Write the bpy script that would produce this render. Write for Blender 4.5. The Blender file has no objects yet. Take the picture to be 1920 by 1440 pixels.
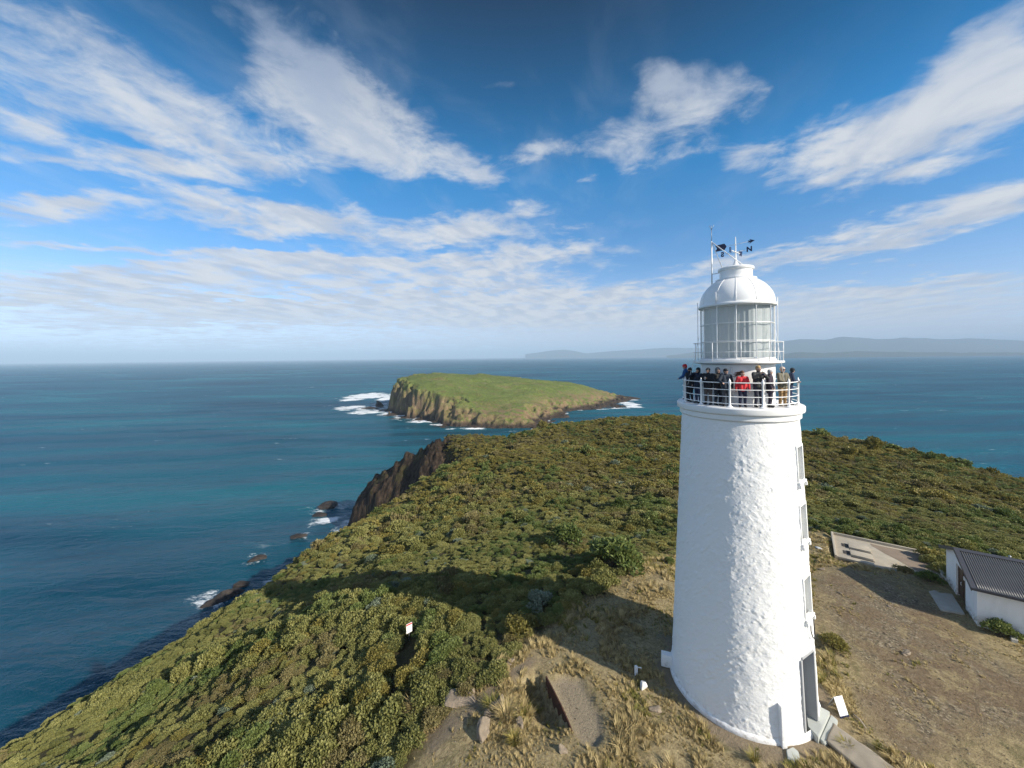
import bpy, bmesh, math, random
import numpy as np
from mathutils import Vector, Matrix
random.seed(7); RNG = np.random.default_rng(11)
S = bpy.context.scene
COL = S.collection
R = math.radians

# ------------------------------------------------------------------ camera model (photo pixels 1920x1440)
F, PX, PY, ROLL, PITCH = 723.0, 960.0, 671.4, -0.0103, -0.0027
CZ = 16.26                      # camera height above the tower foot (z=0)
SEA = -79.0
_f = np.array([0, math.cos(PITCH), math.sin(PITCH)]); _u0 = np.array([0, -math.sin(PITCH), math.cos(PITCH)]); _r0 = np.array([1., 0, 0])
_r = math.cos(ROLL)*_r0 + math.sin(ROLL)*_u0; _u = -math.sin(ROLL)*_r0 + math.cos(ROLL)*_u0
def ray(px, py):
    d = _f + (px-PX)/F*_r + (PY-py)/F*_u
    return d / d[1]
def at_depth(px, py, d):
    v = ray(px, py)*d
    return np.array([v[0], v[1], v[2]+CZ])
def at_z(px, py, z):
    v = ray(px, py)
    return at_depth(px, py, (z-CZ)/v[2])
def project(P):
    p = np.asarray(P, float) - np.array([0, 0, CZ]); d = p@_f
    return PX+F*(p@_r)/d, PY-F*(p@_u)/d

# ------------------------------------------------------------------ noise
def _hash(ix, iy, s):
    h = (ix.astype(np.int64)*374761393 + iy.astype(np.int64)*668265263 + s*974711) & 0x7fffffff
    h = ((h ^ (h >> 13))*1274126177) & 0x7fffffff
    return ((h ^ (h >> 16)) & 0xffff)/65535.0
def vnoise(x, y, s=0):
    x = np.asarray(x, float); y = np.asarray(y, float)
    ix = np.floor(x); iy = np.floor(y); fx = x-ix; fy = y-iy
    fx = fx*fx*fx*(fx*(fx*6-15)+10); fy = fy*fy*fy*(fy*(fy*6-15)+10)
    a = _hash(ix, iy, s); b = _hash(ix+1, iy, s); c = _hash(ix, iy+1, s); d = _hash(ix+1, iy+1, s)
    return (a+(b-a)*fx)*(1-fy) + (c+(d-c)*fx)*fy
def fbm(x, y, o=4, s=0, g=.5):
    t = 0; a = 1; n = 0
    for k in range(o):
        t = t + a*vnoise(np.asarray(x)*2**k+17.3*k, np.asarray(y)*2**k-9.1*k, s+k); n += a; a *= g
    return t/n
def sstep(a, b, x):
    t = np.clip((x-a)/(b-a), 0, 1); return t*t*(3-2*t)
def sdist(px, py, poly):
    """signed distance to a polygon, positive inside"""
    px = np.asarray(px, float); py = np.asarray(py, float); P = np.asarray(poly, float)
    best = np.full(px.shape, 1e18); ins = np.zeros(px.shape, bool)
    for i in range(len(P)):
        ax, ay = P[i]; bx, by = P[(i+1) % len(P)]
        dx, dy = bx-ax, by-ay
        t = np.clip(((px-ax)*dx+(py-ay)*dy)/(dx*dx+dy*dy+1e-12), 0, 1)
        best = np.minimum(best, (px-ax-t*dx)**2+(py-ay-t*dy)**2)
        c = (ay > py) != (by > py)
        ins ^= c & (px < (bx-ax)*(py-ay)/(by-ay+1e-18)+ax)
    d = np.sqrt(best)
    return np.where(ins, d, -d)
class TPS:
    def __init__(s, pts, vals, lam=1e-3):
        s.p = np.asarray(pts, float)[:, :2]/100; n = len(s.p); v = np.asarray(vals, float)
        d2 = ((s.p[:, None]-s.p[None])**2).sum(-1); K = .5*d2*np.log(d2+1e-12)+lam*np.eye(n)
        Q = np.concatenate([np.ones((n, 1)), s.p], 1)
        A = np.block([[K, Q], [Q.T, np.zeros((3, 3))]])
        s.w = np.linalg.solve(A, np.concatenate([v, np.zeros(3)]))
    def __call__(s, x, y):
        x = np.asarray(x, float)/100; y = np.asarray(y, float)/100
        t = s.w[-3]+s.w[-2]*x+s.w[-1]*y
        for (a, b), w in zip(s.p, s.w[:-3]):
            d2 = (x-a)**2+(y-b)**2; t = t + w*.5*d2*np.log(d2+1e-12)
        return t

# ------------------------------------------------------------------ object helpers
def tag(o, label=None, cat=None, group=None, kind=None):
    if label: o['label'] = label
    if cat: o['category'] = cat
    if group: o['group'] = group
    if kind: o['kind'] = kind
    return o
def link(name, me, mat=None, parent=None, smooth=True):
    if mat is not None:
        for m in (mat if isinstance(mat, (list, tuple)) else [mat]): me.materials.append(m)
    if smooth and len(me.polygons): me.polygons.foreach_set('use_smooth', [True]*len(me.polygons))
    o = bpy.data.objects.new(name, me); COL.objects.link(o)
    if parent is not None: o.parent = parent
    return o
def empty(name, loc=(0, 0, 0), rz=0):
    o = bpy.data.objects.new(name, None); COL.objects.link(o); o.location = loc; o.rotation_euler = (0, 0, rz)
    o.empty_display_size = .2
    return o
def pymesh(name, V, Fc):
    me = bpy.data.meshes.new(name); me.from_pydata([tuple(map(float, v)) for v in V], [], [tuple(int(i) for i in f) for f in Fc]); me.update(); return me
def npmesh(name, V, Q):
    """fast mesh from arrays (quads or tris)"""
    V = np.ascontiguousarray(V, np.float32); Q = np.ascontiguousarray(Q, np.int32); k = Q.shape[1]
    me = bpy.data.meshes.new(name); me.vertices.add(len(V)); me.vertices.foreach_set('co', V.ravel())
    me.loops.add(Q.size); me.loops.foreach_set('vertex_index', Q.ravel())
    me.polygons.add(len(Q)); me.polygons.foreach_set('loop_start', np.arange(0, Q.size, k, dtype=np.int32))
    me.polygons.foreach_set('loop_total', np.full(len(Q), k, np.int32)); me.update(calc_edges=True); me.validate(); return me
def attr(me, name, arr):
    a = me.attributes.new(name, 'FLOAT', 'POINT'); a.data.foreach_set('value', np.ascontiguousarray(arr, np.float32).ravel())
def gridfaces(nx, ny):
    i = np.arange(nx-1)[None, :]; j = np.arange(ny-1)[:, None]; a = (j*nx+i).ravel()
    return np.stack([a, a+1, a+nx+1, a+nx], 1)
class MB:
    """collects shapes into one mesh"""
    def __init__(s): s.V = []; s.F = []
    def add(s, V, Fc):
        b = len(s.V); s.V += [tuple(map(float, v)) for v in V]; s.F += [tuple(i+b for i in f) for f in Fc]; return s
    def box(s, c, size, M=None, bev=0.0):
        bm = bmesh.new(); bmesh.ops.create_cube(bm, size=1)
        for v in bm.verts: v.co = Vector((v.co.x*size[0], v.co.y*size[1], v.co.z*size[2]))
        if bev: bmesh.ops.bevel(bm, geom=bm.edges[:], offset=bev, segments=2, affect='EDGES', profile=.6)
        bm.verts.index_update(); c = Vector(c)
        V = [((M @ v.co) if M is not None else v.co)+c for v in bm.verts]; Fc = [[v.index for v in f.verts] for f in bm.faces]; bm.free()
        return s.add(V, Fc)
    def tube(s, pts, r, n=8, cap=True):
        pts = [Vector(p) for p in pts]; rs = r if isinstance(r, (list, tuple)) else [r]*len(pts)
        V = []; Fc = []; prev = None
        for i, p in enumerate(pts):
            t = (pts[min(i+1, len(pts)-1)]-pts[max(i-1, 0)]).normalized()
            if prev is None:
                a = Vector((0, 0, 1)) if abs(t.z) < .9 else Vector((1, 0, 0)); x = t.cross(a).normalized()
            else: x = (prev-t*prev.dot(t)).normalized()
            prev = x; y = t.cross(x)
            for k in range(n):
                q = 2*math.pi*k/n; V.append(p+(x*math.cos(q)+y*math.sin(q))*rs[i])
        m = len(pts)
        for i in range(m-1):
            for k in range(n):
                Fc.append((i*n+k, i*n+(k+1) % n, (i+1)*n+(k+1) % n, (i+1)*n+k))
        if cap: Fc.append(tuple(range(n-1, -1, -1))); Fc.append(tuple((m-1)*n+k for k in range(n)))
        return s.add(V, Fc)
    def lathe(s, prof, n=96, c=(0, 0, 0), a0=0, a1=2*math.pi):
        V = []; Fc = []; full = abs(a1-a0-2*math.pi) < 1e-6; m = n if full else n+1
        for (r, z) in prof:
            for k in range(m):
                q = a0+(a1-a0)*k/n; V.append((c[0]+r*math.cos(q), c[1]+r*math.sin(q), c[2]+z))
        for i in range(len(prof)-1):
            for k in range(n):
                k2 = (k+1) % m; Fc.append((i*m+k, i*m+k2, (i+1)*m+k2, (i+1)*m+k))
        return s.add(V, Fc)
    def prism(s, poly, z0, z1, M=None):
        n = len(poly); V = [(x, y, z0) for x, y in poly]+[(x, y, z1) for x, y in poly]
        if M is not None: V = [M @ Vector(v) for v in V]
        Fc = [tuple(range(n-1, -1, -1)), tuple(range(n, 2*n))]+[(i, (i+1) % n, n+(i+1) % n, n+i) for i in range(n)]
        return s.add(V, Fc)
    def capsule(s, p0, r0, p1, r1, n=10, h=4):
        p0 = Vector(p0); p1 = Vector(p1); d = p1-p0; L = d.length; d = d/L if L > 1e-6 else Vector((0, 0, 1))
        a = Vector((0, 0, 1)) if abs(d.z) < .9 else Vector((1, 0, 0)); x = d.cross(a).normalized(); y = d.cross(x)
        rows = [(p0, r0, -math.pi/2+math.pi/2*i/h) for i in range(1, h+1)]+[(p1, r1, math.pi/2*i/h) for i in range(0, h)]
        V = [p0-d*r0]
        for p, r, t in rows:
            for k in range(n):
                q = 2*math.pi*k/n; V.append(p+d*(r*math.sin(t))+(x*math.cos(q)+y*math.sin(q))*(r*math.cos(t)))
        V.append(p1+d*r1); Fc = []; m = len(rows)
        for k in range(n): Fc.append((0, 1+(k+1) % n, 1+k)); Fc.append((len(V)-1, 1+(m-1)*n+k, 1+(m-1)*n+(k+1) % n))
        for i in range(m-1):
            for k in range(n): Fc.append((1+i*n+k, 1+i*n+(k+1) % n, 1+(i+1)*n+(k+1) % n, 1+(i+1)*n+k))
        return s.add(V, Fc)
    def build(s, name, mat=None, parent=None, smooth=False, auto=None):
        me = pymesh(name, s.V, s.F); o = link(name, me, mat, parent, smooth or auto is not None)
        if auto is not None: me.set_sharp_from_angle(angle=R(auto))
        return o

# ------------------------------------------------------------------ materials
class NT:
    def __init__(s, nt): s.nt = nt; s.N = nt.nodes; s.L = nt.links
    def n(s, t, **k):
        nd = s.N.new(t)
        for a, b in k.items(): setattr(nd, a, b)
        return nd
    def put(s, sock, v):
        if v is None: return
        if isinstance(v, bpy.types.NodeSocket): s.L.new(v, sock)
        elif isinstance(v, (int, float)) and sock.type in ('RGBA', 'VECTOR'): sock.default_value = (v, v, v, 1) if sock.type == 'RGBA' else (v, v, v)
        elif sock.type == 'RGBA' and len(v) == 3: sock.default_value = (*v, 1)
        else: sock.default_value = v
    def math(s, op, a, b=None, c=None, clamp=False):
        nd = s.n('ShaderNodeMath', operation=op, use_clamp=clamp); s.put(nd.inputs[0], a); s.put(nd.inputs[1], b); s.put(nd.inputs[2], c); return nd.outputs[0]
    def vmath(s, op, a, b=None, out=0):
        nd = s.n('ShaderNodeVectorMath', operation=op); s.put(nd.inputs[0], a)
        if b is not None: s.put(nd.inputs[3] if op == 'SCALE' else nd.inputs[1], b)
        return nd.outputs[out]
    def mix(s, f, a, b, blend='MIX'):
        nd = s.n('ShaderNodeMix', data_type='RGBA', blend_type=blend); s.put(nd.inputs[0], f); s.put(nd.inputs[6], a); s.put(nd.inputs[7], b); return nd.outputs[2]
    def noise(s, vec, scale, detail=4, rough=.5, dist=0, out='Fac'):
        nd = s.n('ShaderNodeTexNoise'); s.put(nd.inputs['Vector'], vec); nd.inputs['Scale'].default_value = scale; nd.inputs['Detail'].default_value = detail
        nd.inputs['Roughness'].default_value = rough; nd.inputs['Distortion'].default_value = dist; return nd.outputs[out]
    def voro(s, vec, scale, feature='F1', out='Distance', rnd=1.0):
        nd = s.n('ShaderNodeTexVoronoi', feature=feature); s.put(nd.inputs['Vector'], vec); nd.inputs['Scale'].default_value = scale; nd.inputs['Randomness'].default_value = rnd; return nd.outputs[out]
    def mapping(s, vec, loc=(0, 0, 0), rot=(0, 0, 0), sc=(1, 1, 1), t='POINT'):
        nd = s.n('ShaderNodeMapping', vector_type=t); s.put(nd.inputs[0], vec); nd.inputs['Location'].default_value = loc; nd.inputs['Rotation'].default_value = rot; nd.inputs['Scale'].default_value = sc; return nd.outputs[0]
    def ss(s, a, b, x):
        nd = s.n('ShaderNodeMapRange', interpolation_type='SMOOTHSTEP', clamp=True); s.put(nd.inputs[0], x); s.put(nd.inputs[1], a); s.put(nd.inputs[2], b); return nd.outputs[0]
    def lin(s, x, a, b, c, d):
        nd = s.n('ShaderNodeMapRange', clamp=True); s.put(nd.inputs[0], x)
        for i, v in enumerate((a, b, c, d)): nd.inputs[i+1].default_value = v
        return nd.outputs[0]
    def ramp(s, f, stops):
        nd = s.n('ShaderNodeValToRGB'); s.put(nd.inputs[0], f); e = nd.color_ramp.elements
        while len(e) < len(stops): e.new(.5)
        for el, (p, c) in zip(e, stops): el.position = p; el.color = (*c, 1)
        return nd.outputs[0]
    def attr(s, name, out='Fac'): return s.n('ShaderNodeAttribute', attribute_name=name).outputs[out]
    def bump(s, h, strength, dist=.1, normal=None):
        nd = s.n('ShaderNodeBump'); s.put(nd.inputs['Height'], h); s.put(nd.inputs['Strength'], strength); nd.inputs['Distance'].default_value = dist; s.put(nd.inputs['Normal'], normal); return nd.outputs[0]
    def pos(s): return s.n('ShaderNodeNewGeometry').outputs['Position']
    def obj(s): return s.n('ShaderNodeTexCoord').outputs['Object']
def newmat(name):
    m = bpy.data.materials.new(name); m.use_nodes = True; t = NT(m.node_tree); b = t.N['Principled BSDF']; return m, t, b
def bs(t, b, col=None, rough=None, normal=None, metal=None, spec=None):
    for k, v in (('Base Color', col), ('Roughness', rough), ('Normal', normal), ('Metallic', metal), ('Specular IOR Level', spec)): t.put(b.inputs[k], v)
def pmat(name, col, rough=.6, var=.15, vs=3.0, bump=.0, bsc=20.0, metal=0.0, world=False, bd=.02, spec=.5):
    m, t, b = newmat(name); p = t.pos() if world else t.obj()
    f = t.noise(p, vs, 5, .6); c = t.mix(f, [max(0, x*(1-var)) for x in col], [min(1, x*(1+var)) for x in col])
    nrm = t.bump(t.noise(p, bsc, 4, .6), bump, bd) if bump else None
    bs(t, b, c, rough, nrm, metal, spec); return m

M = {}
# white lime-washed plaster of the tower
m, t, b = newmat('white_plaster'); p = t.obj()
n1 = t.noise(t.mapping(p, sc=(1, 1, 1.3)), 7, 6, .62, .6); n2 = t.noise(p, 34, 4, .6); vo = t.voro(t.mapping(p, sc=(1, 1, 1.2)), 4.5)
h = t.math('ADD', t.math('MULTIPLY', n1, .7), t.math('MULTIPLY', n2, .22)); h = t.math('SUBTRACT', h, t.math('MULTIPLY', t.ss(.0, .22, vo), .12))
dirt = t.noise(t.mapping(p, sc=(1, 1, .25)), 1.3, 5, .6); z = t.n('ShaderNodeSeparateXYZ'); t.put(z.inputs[0], p)
low = t.math('MULTIPLY', t.math('SUBTRACT', 1.0, t.ss(.05, .7, z.outputs[2])), t.ss(.45, .75, t.noise(p, 5, 5, .65)))
c = t.mix(t.math('MULTIPLY', dirt, .35), (.86, .86, .85), (.76, .76, .74)); c = t.mix(t.math('MULTIPLY', low, .75), c, (.38, .33, .27))
bs(t, b, c, .6, t.bump(h, .6, .05), spec=.3); M['plaster'] = m
M['white'] = pmat('white_paint', (.82, .82, .81), .4, .04, 2, .12, 9, bd=.02)
M['white_smooth'] = pmat('white_gloss_paint', (.84, .84, .83), .28, .03, 2, .05, 3)
M['deck'] = pmat('gallery_deck_paint', (.50, .50, .48), .6, .15, 3, .1, 20)
M['reveal'] = pmat('painted_reveal', (.62, .63, .60), .6, .08, 2, .15, 12)
M['jamb'] = pmat('jamb_painted_shade', (.36, .37, .38), .6, .08, 2, .15, 12); M['door'] = pmat('lighthouse_door_paint', (.30, .33, .36), .5, .1, 3, .1, 10)  # jamb colour darkened to stand for the shade inside the door recess
m, t, b = newmat('curtain_fabric'); c = t.mix(t.noise(t.obj(), 3, 4), (.80, .80, .78), (.74, .745, .73)); bs(t, b, c, .9, spec=.1); tl = t.n('ShaderNodeBsdfTranslucent'); t.put(tl.inputs[0], c); mx = t.n('ShaderNodeMixShader'); mx.inputs[0].default_value = .38; t.L.new(b.outputs[0], mx.inputs[1]); t.L.new(tl.outputs[0], mx.inputs[2]); t.L.new(mx.outputs[0], t.N['Material Output'].inputs[0]); M['curtain'] = m
M['dark'] = pmat('dark_metal', (.012, .02, .05), .45, .2, 6)
M['steel'] = pmat('grey_steel', (.32, .33, .34), .4, .2, 6, metal=.6)
M['navy'] = pmat('navy_paint', (.008, .015, .06), .45, .15, 6)
M['black'] = pmat('black_cable', (.012, .012, .02), .5, .2, 10)
M['concrete'] = pmat('concrete', (.40, .385, .34), .9, .22, 2.5, .5, 26, world=True)
M['concrete_old'] = pmat('weathered_concrete', (.42, .37, .29), .92, .28, 1.6, .5, 22, world=True)
M['stone_step'] = pmat('pale_stone_step', (.42, .44, .41), .85, .14, 3, .35, 24, world=True)
M['rock_pale'] = pmat('pale_boulder', (.235, .19, .14), .95, .5, 3.0, .9, 9, bd=.06)
M['rock_white'] = pmat('whitewashed_stone', (.78, .76, .72), .8, .1, 5, .4, 20)
M['wood'] = pmat('grey_driftwood', (.38, .32, .25), .9, .2, 6, .4, 30)
M['trunk'] = pmat('shrub_stems', (.11, .085, .06), .9, .3, 12, .4, 30)
m, t, b = newmat('rusty_steel'); p = t.obj(); f = t.noise(p, 5, 6, .7)
bs(t, b, t.ramp(f, [(.25, (.018, .008, .006)), (.5, (.055, .020, .011)), (.75, (.11, .045, .02))]), .85, t.bump(t.noise(p, 40, 4), .4, .01)); M['rust'] = m
m, t, b = newmat('pane_glass'); out = t.N['Material Output']
g = t.n('ShaderNodeBsdfGlossy'); g.inputs['Roughness'].default_value = .02; tr = t.n('ShaderNodeBsdfTransparent'); tr.inputs[0].default_value = (.86, .90, .92, 1)
fr = t.n('ShaderNodeLayerWeight'); mx = t.n('ShaderNodeMixShader'); t.L.new(t.math('ADD', t.math('MULTIPLY', t.math('POWER', fr.outputs['Facing'], 4.0), .8), .045), mx.inputs[0]); t.L.new(tr.outputs[0], mx.inputs[1]); t.L.new(g.outputs[0], mx.inputs[2]); t.L.new(mx.outputs[0], out.inputs[0]); M['glass'] = m

# ------------------------------------------------------------------ terrain shape
TX, TY = 11.16, 19.17
ctl = []   # (x,y,z) of the ground
def cd(px, py, d, sink=0.0): q = at_depth(px, py, d); ctl.append((q[0], q[1], q[2]-sink)); return q
def cz(px, py, z): q = at_z(px, py, z); ctl.append((q[0], q[1], z)); return q
for a in range(0, 360, 60): ctl.append((TX+4.5*math.cos(R(a)), TY+4.5*math.sin(R(a)), 0.0))
ctl.append((TX, TY, 0)); ctl.append((TX+2, 9, 0.1)); ctl.append((TX+8, 14, 0.05)); ctl.append((0, 5, -.3)); ctl.append((30, 10, -.3)); ctl.append((0, -30, 0)); ctl.append((45, -20, -.8)); ctl.append((60, 20, -4)); ctl.append((-20, -20, -4))
for q in ((1100, 1440, -.02), (960, 1440, -.2), (1050, 1310, -.1), (850, 1400, -.6), (650, 1440, -1.9), (400, 1440, -3.6), (200, 1440, -5.2),
          (767, 1190, -1.9), (950, 1230, -.25), (1010, 1180, -.2), (1200, 1060, .05), (1120, 1130, .2), (1000, 1080, -1.3), (600, 1180, -4.2), (620, 1280, -3.0),
          (1560, 998, -1.0), (1735, 1035, -.95), (1830, 1172, -.6), (1772, 1090, -.7), (1650, 1150, -.25), (1600, 1300, 0.0), (1800, 1400, 0.0), (1860, 1040, -1.6), (1530, 1010, -.9)): cz(*q)
for q in ((0, 1370, 27.5), (100, 1310, 31), (200, 1250, 35), (340, 1170, 41), (400, 1132, 45), (470, 1093, 51), (540, 1042, 60), (620, 992, 76)): cd(*q, sink=.9)
for q in ((300, 1320, 26.5), (450, 1200, 33), (600, 1080, 47), (720, 1010, 60), (800, 950, 74), (900, 880, 96), (1000, 960, 55), (1000, 880, 84), (1100, 900, 74),
          (1100, 830, 140), (1200, 860, 95), (1230, 960, 50), (1250, 1000, 42.5), (1000, 830, 142), (900, 850, 125),
          (1000, 804, 185), (1100, 791, 196), (1200, 784, 204), (1270, 783, 205), (1400, 797, 185), (1510, 815, 155), (1600, 830, 136), (1700, 851, 117), (1800, 873, 102), (1920, 901, 88),
          (1520, 900, 76), (1620, 930, 60), (1750, 930, 62), (1850, 960, 52), (1910, 1000, 43), (1650, 870, 90), (1800, 900, 80),
          (720, 952, 86), (800, 890, 116), (880, 868, 132), (930, 838, 150)): cd(*q, sink=.7)
for q in ((870, 824, 190), (800, 840, 195), (840, 830, 193), (920, 818, 188)): cd(*q, sink=3.2)
for q in ((1880, 895, 92), (2010, 926, 84)): cd(*q, sink=2.2)
for q in ((2300, 960, 70), (2500, 1200, 40), (790, 840, 200), (700, 906, 206), (650, 950, 212)): cd(*q)
ctl.append((-60, 190, -62)); ctl.append((-18, 148, -32)); ctl.append((-30, 165, -48)); ctl.append((60, 225, -24)); ctl.append((0, 220, -32)); ctl.append((140, 160, -26)); ctl.append((160, 80, -24)); ctl.append((150, 0, -20))
ctl = np.array(ctl)
_T = TPS(ctl, ctl[:, 2], 2e-4)
ed = lambda px, py, d, ex=1.0: tuple((at_depth(px, py, d)*ex)[:2])
COAST = [(-37, -60), (-40, 5), ed(-250, 1480, 23, 1.03), ed(0, 1370, 27.5, 1.03), ed(100, 1310, 31, 1.03), ed(200, 1250, 35, 1.03), ed(340, 1170, 41, 1.03), ed(400, 1132, 45, 1.03), ed(470, 1093, 51, 1.03), ed(540, 1042, 60, 1.02), ed(620, 992, 76, 1.02),
         (-33.5, 88), (-30, 101), (-27, 116), (-22, 132), (-24, 146), (-34, 160), (-45, 178), (-58, 190), ed(700, 906, 206), ed(650, 950, 214), ed(690, 905, 222), ed(790, 838, 208), ed(870, 820, 204), ed(1000, 800, 210), ed(1100, 790, 222), ed(1200, 783, 230), (80, 240), (118, 226),
         (133, 185), (142, 160), (150, 135), (158, 110), (165, 60), (170, -40), (120, -90), (0, -90)]
COAST = np.array(COAST)
def land_sd(x, y):
    n = (fbm(x*.06, y*.06, 3, 5)-.5)*9*sstep(60, 130, y) + (fbm(x*.22, y*.22, 3, 9)-.5)*(1.5+3.5*sstep(60, 130, y))
    return sdist(x, y, COAST)+n
YARD = [at_z(px, py, -.25)[:2] for px, py in ((1200, 1062), (1150, 1114), (1060, 1152), (1012, 1192), (955, 1225), (935, 1275), (850, 1305), (800, 1350), (765, 1400), (720, 1460), (700, 1700), (2400, 1700), (2300, 1150), (1960, 1105), (1775, 1080), (1750, 1052), (1735, 1022), (1640, 998), (1560, 985), (1520, 980), (1400, 1000), (1265, 1035))]
GRAVEL = [at_z(px, py, -.3)[:2] for px, py in ((1535, 1060), (1600, 1060), (1700, 1085), (1790, 1140), (1850, 1210), (1990, 1290), (2100, 1440), (1700, 1440), (1640, 1370), (1590, 1290), (1560, 1200), (1545, 1120))]
PAD = [at_z(px, py, -.1)[:2] for px, py in ((1030, 1272), (1062, 1266), (1092, 1275), (1108, 1300), (1128, 1340), (1134, 1385), (1120, 1405), (1095, 1400), (1074, 1376), (1050, 1320))]
BARE = [at_z(px, py, -.45)[:2] for px, py in ((905, 1300), (1000, 1240), (1020, 1245), (960, 1275), (890, 1340), (840, 1385), (800, 1400), (800, 1360))]
NOSE = np.array([(-24, 128), (-20, 140), (-16, 158), (-22, 172), (-30, 186), (-30, 200), (-60, 232), (-140, 240), (-150, 150), (-60, 110)])
SLAB = np.array([at_z(px, py, -.75)[:2] for px, py in ((1556, 990), (1566, 1046), (1656, 1068), (1758, 1078), (1735, 1026))])
PLA = at_z(1024, 1285, -.1)[:2]; PLB = at_z(1075, 1376, -.1)[:2]
def nose_sd(x, y): return sdist(x, y, NOSE)+(fbm(x*.15, y*.15, 3, 33)-.5)*9
def ground_z(x, y, detail=True):
    x = np.asarray(x, float); y = np.asarray(y, float)
    T = _T(x, y); rt = np.hypot(x-TX, y-TY); T = T*sstep(3.2, 6.5, rt)
    sd = land_sd(x, y)
    out = np.maximum(-sd, 0)
    steep = 1.15 + .55*fbm(x*.05, y*.05, 2, 31)
    drop = out*steep*1.1 + 2.0*sstep(0, 3, out)
    rim = -1.2*sstep(6, 0, sd)
    z = T-drop+rim
    rockn = sstep(0, 4, out)
    z = z + rockn*((fbm(x*.35, y*.35, 4, 21)-.5)*6*sstep(40, 90, y) + (fbm(x*.9, y*.9, 3, 22)-.5)*1.2)
    z = np.where(z < SEA+6, SEA+6+(z-SEA-6)*.55, z)
    if detail:
        yd = sdist(x, y, YARD)
        rough = .10+.10*sstep(0, -3, yd)
        gr = sstep(-.5, 1.5, sdist(x, y, GRAVEL)); pd = sstep(-.15, .25, sdist(x, y, PAD)); tw = sstep(3.0, 4.2, rt)
        n = (fbm(x*.45, y*.45, 3, 41)-.5)*2.2 + (fbm(x*1.6, y*1.6, 3, 42)-.5)*1.2
        z = z + n*rough*(1-.8*gr)*(1-pd)*(.25+.75*tw) + (fbm(x*.02, y*.02, 3, 3)-.5)*3*sstep(30, 90, y)*sstep(0, 12, sd)
        z = z - .16*pd
    kn = sstep(-1, 4, nose_sd(x, y)) if detail else 0
    z = z + kn*(-4.5+(fbm(x*.10, y*.10, 3, 35)-.5)*8+(fbm(x*.38, y*.38, 4, 36)-.5)*5+(np.abs(fbm(x*.22+y*.05, y*.07, 3, 37)-.5)*-2+.35)*5)
    gx_, gy_ = 33.0/36.7, 16.0/36.7; gu = (x+27)*gx_+(y-112)*gy_; gv = -(x+27)*gy_+(y-112)*gx_
    z = z - 5.0*np.exp(-((gv+1.5*np.sin(gu*.25))/4.5)**2)*sstep(-6, 4, gu)*sstep(42, 26, gu)
    px_, py_ = PLB[0]-PLA[0], PLB[1]-PLA[1]; pl_ = math.hypot(px_, py_); px_, py_ = px_/pl_, py_/pl_
    pu = ((x-PLA[0])*px_+(y-PLA[1])*py_)/pl_; pv_ = -((x-PLA[0])*(-py_)+(y-PLA[1])*px_)
    z = z - .75*sstep(-.02, .12, pv_)*sstep(2.2, .7, pv_)*sstep(-.5, -.05, pu)*sstep(1.15, .3, pu)
    ks = sstep(-.5, .2, sdist(x, y, SLAB)); z = z*(1-ks)+np.minimum(z, -1.25)*ks
    return np.maximum(z, SEA-6)
def axis(segs):
    a = [segs[0][0]]
    for (s, e, d0, d1) in segs:
        x = s
        while x < e-1e-6:
            d = d0+(d1-d0)*((x-s)/(e-s)); x = min(x+d, e); a.append(x)
    return np.array(a)
gx = axis([(-150, -45, 2.2, .7), (-45, -14, .6, .26), (-14, 34, .17, .19), (34, 60, .3, .8), (60, 240, .9, 3.0)])
gy = axis([(-100, 8, 6, .6), (8, 40, .18, .22), (40, 75, .24, .5), (75, 150, .55, .85), (150, 245, .75, .75), (245, 340, 1.0, 4)])
X, Y = np.meshgrid(gx, gy); Z = ground_z(X, Y)
sd_ = land_sd(X, Y); yd_ = sdist(X, Y, YARD)
me = npmesh('headland', np.stack([X, Y, Z], -1).reshape(-1, 3), gridfaces(len(gx), len(gy)))
gyx = np.gradient(Z, axis=1)/np.gradient(X, axis=1); gyy = np.gradient(Z, axis=0)/np.gradient(Y, axis=0); slope = np.hypot(gyx, gyy)
attr(me, 'yard', sstep(-.8, .6, yd_+(fbm(X*.8, Y*.8, 3, 77)-.5)*1.6)); attr(me, 'gravel', sstep(-1.2, 1.8, sdist(X, Y, GRAVEL)+(fbm(X*.5, Y*.5, 3, 78)-.5)*3.5))
attr(me, 'pad', sstep(-.1, .2, sdist(X, Y, PAD)+(fbm(X*2.5, Y*2.5, 2, 79)-.5)*.4)); RT = np.hypot(X-TX, Y-TY); attr(me, 'bare', np.maximum(sstep(-.3, .3, sdist(X, Y, BARE)+(fbm(X*1.6, Y*1.6, 3, 80)-.5)*1.0), sstep(4.1, 3.6, RT+(fbm(X*1.3, Y*1.3, 3, 84)-.5)*1.2)))
attr(me, 'rock', np.clip(sstep(.9, 1.5, slope+(fbm(X*.3, Y*.3, 3, 81)-.5)*.8)*sstep(1.0, -2.0, sd_)+sstep(-1, 3, nose_sd(X, Y))*sstep(.15, .55, slope+(fbm(X*.25, Y*.25, 3, 83)-.5)*.5), 0, 1))
m, t, b = newmat('headland_ground'); p = t.pos()
nA = t.noise(p, 1.2, 6, .65, .8); nB = t.noise(p, 6, 5, .65); nC = t.noise(p, .12, 4, .6)
grass = t.ramp(t.noise(t.mapping(p, sc=(1, 1, .5)), 3.2, 6, .7, 1.5), [(.28, (.10, .076, .044)), (.45, (.25, .198, .108)), (.6, (.37, .30, .165)), (.78, (.46, .385, .23))])
grass = t.mix(t.math('MULTIPLY', t.ss(.5, .68, nA), .55), grass, (.12, .115, .045))
soil = t.ramp(nB, [(.3, (.105, .075, .045)), (.55, (.195, .145, .090)), (.75, (.27, .215, .145))])
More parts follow.
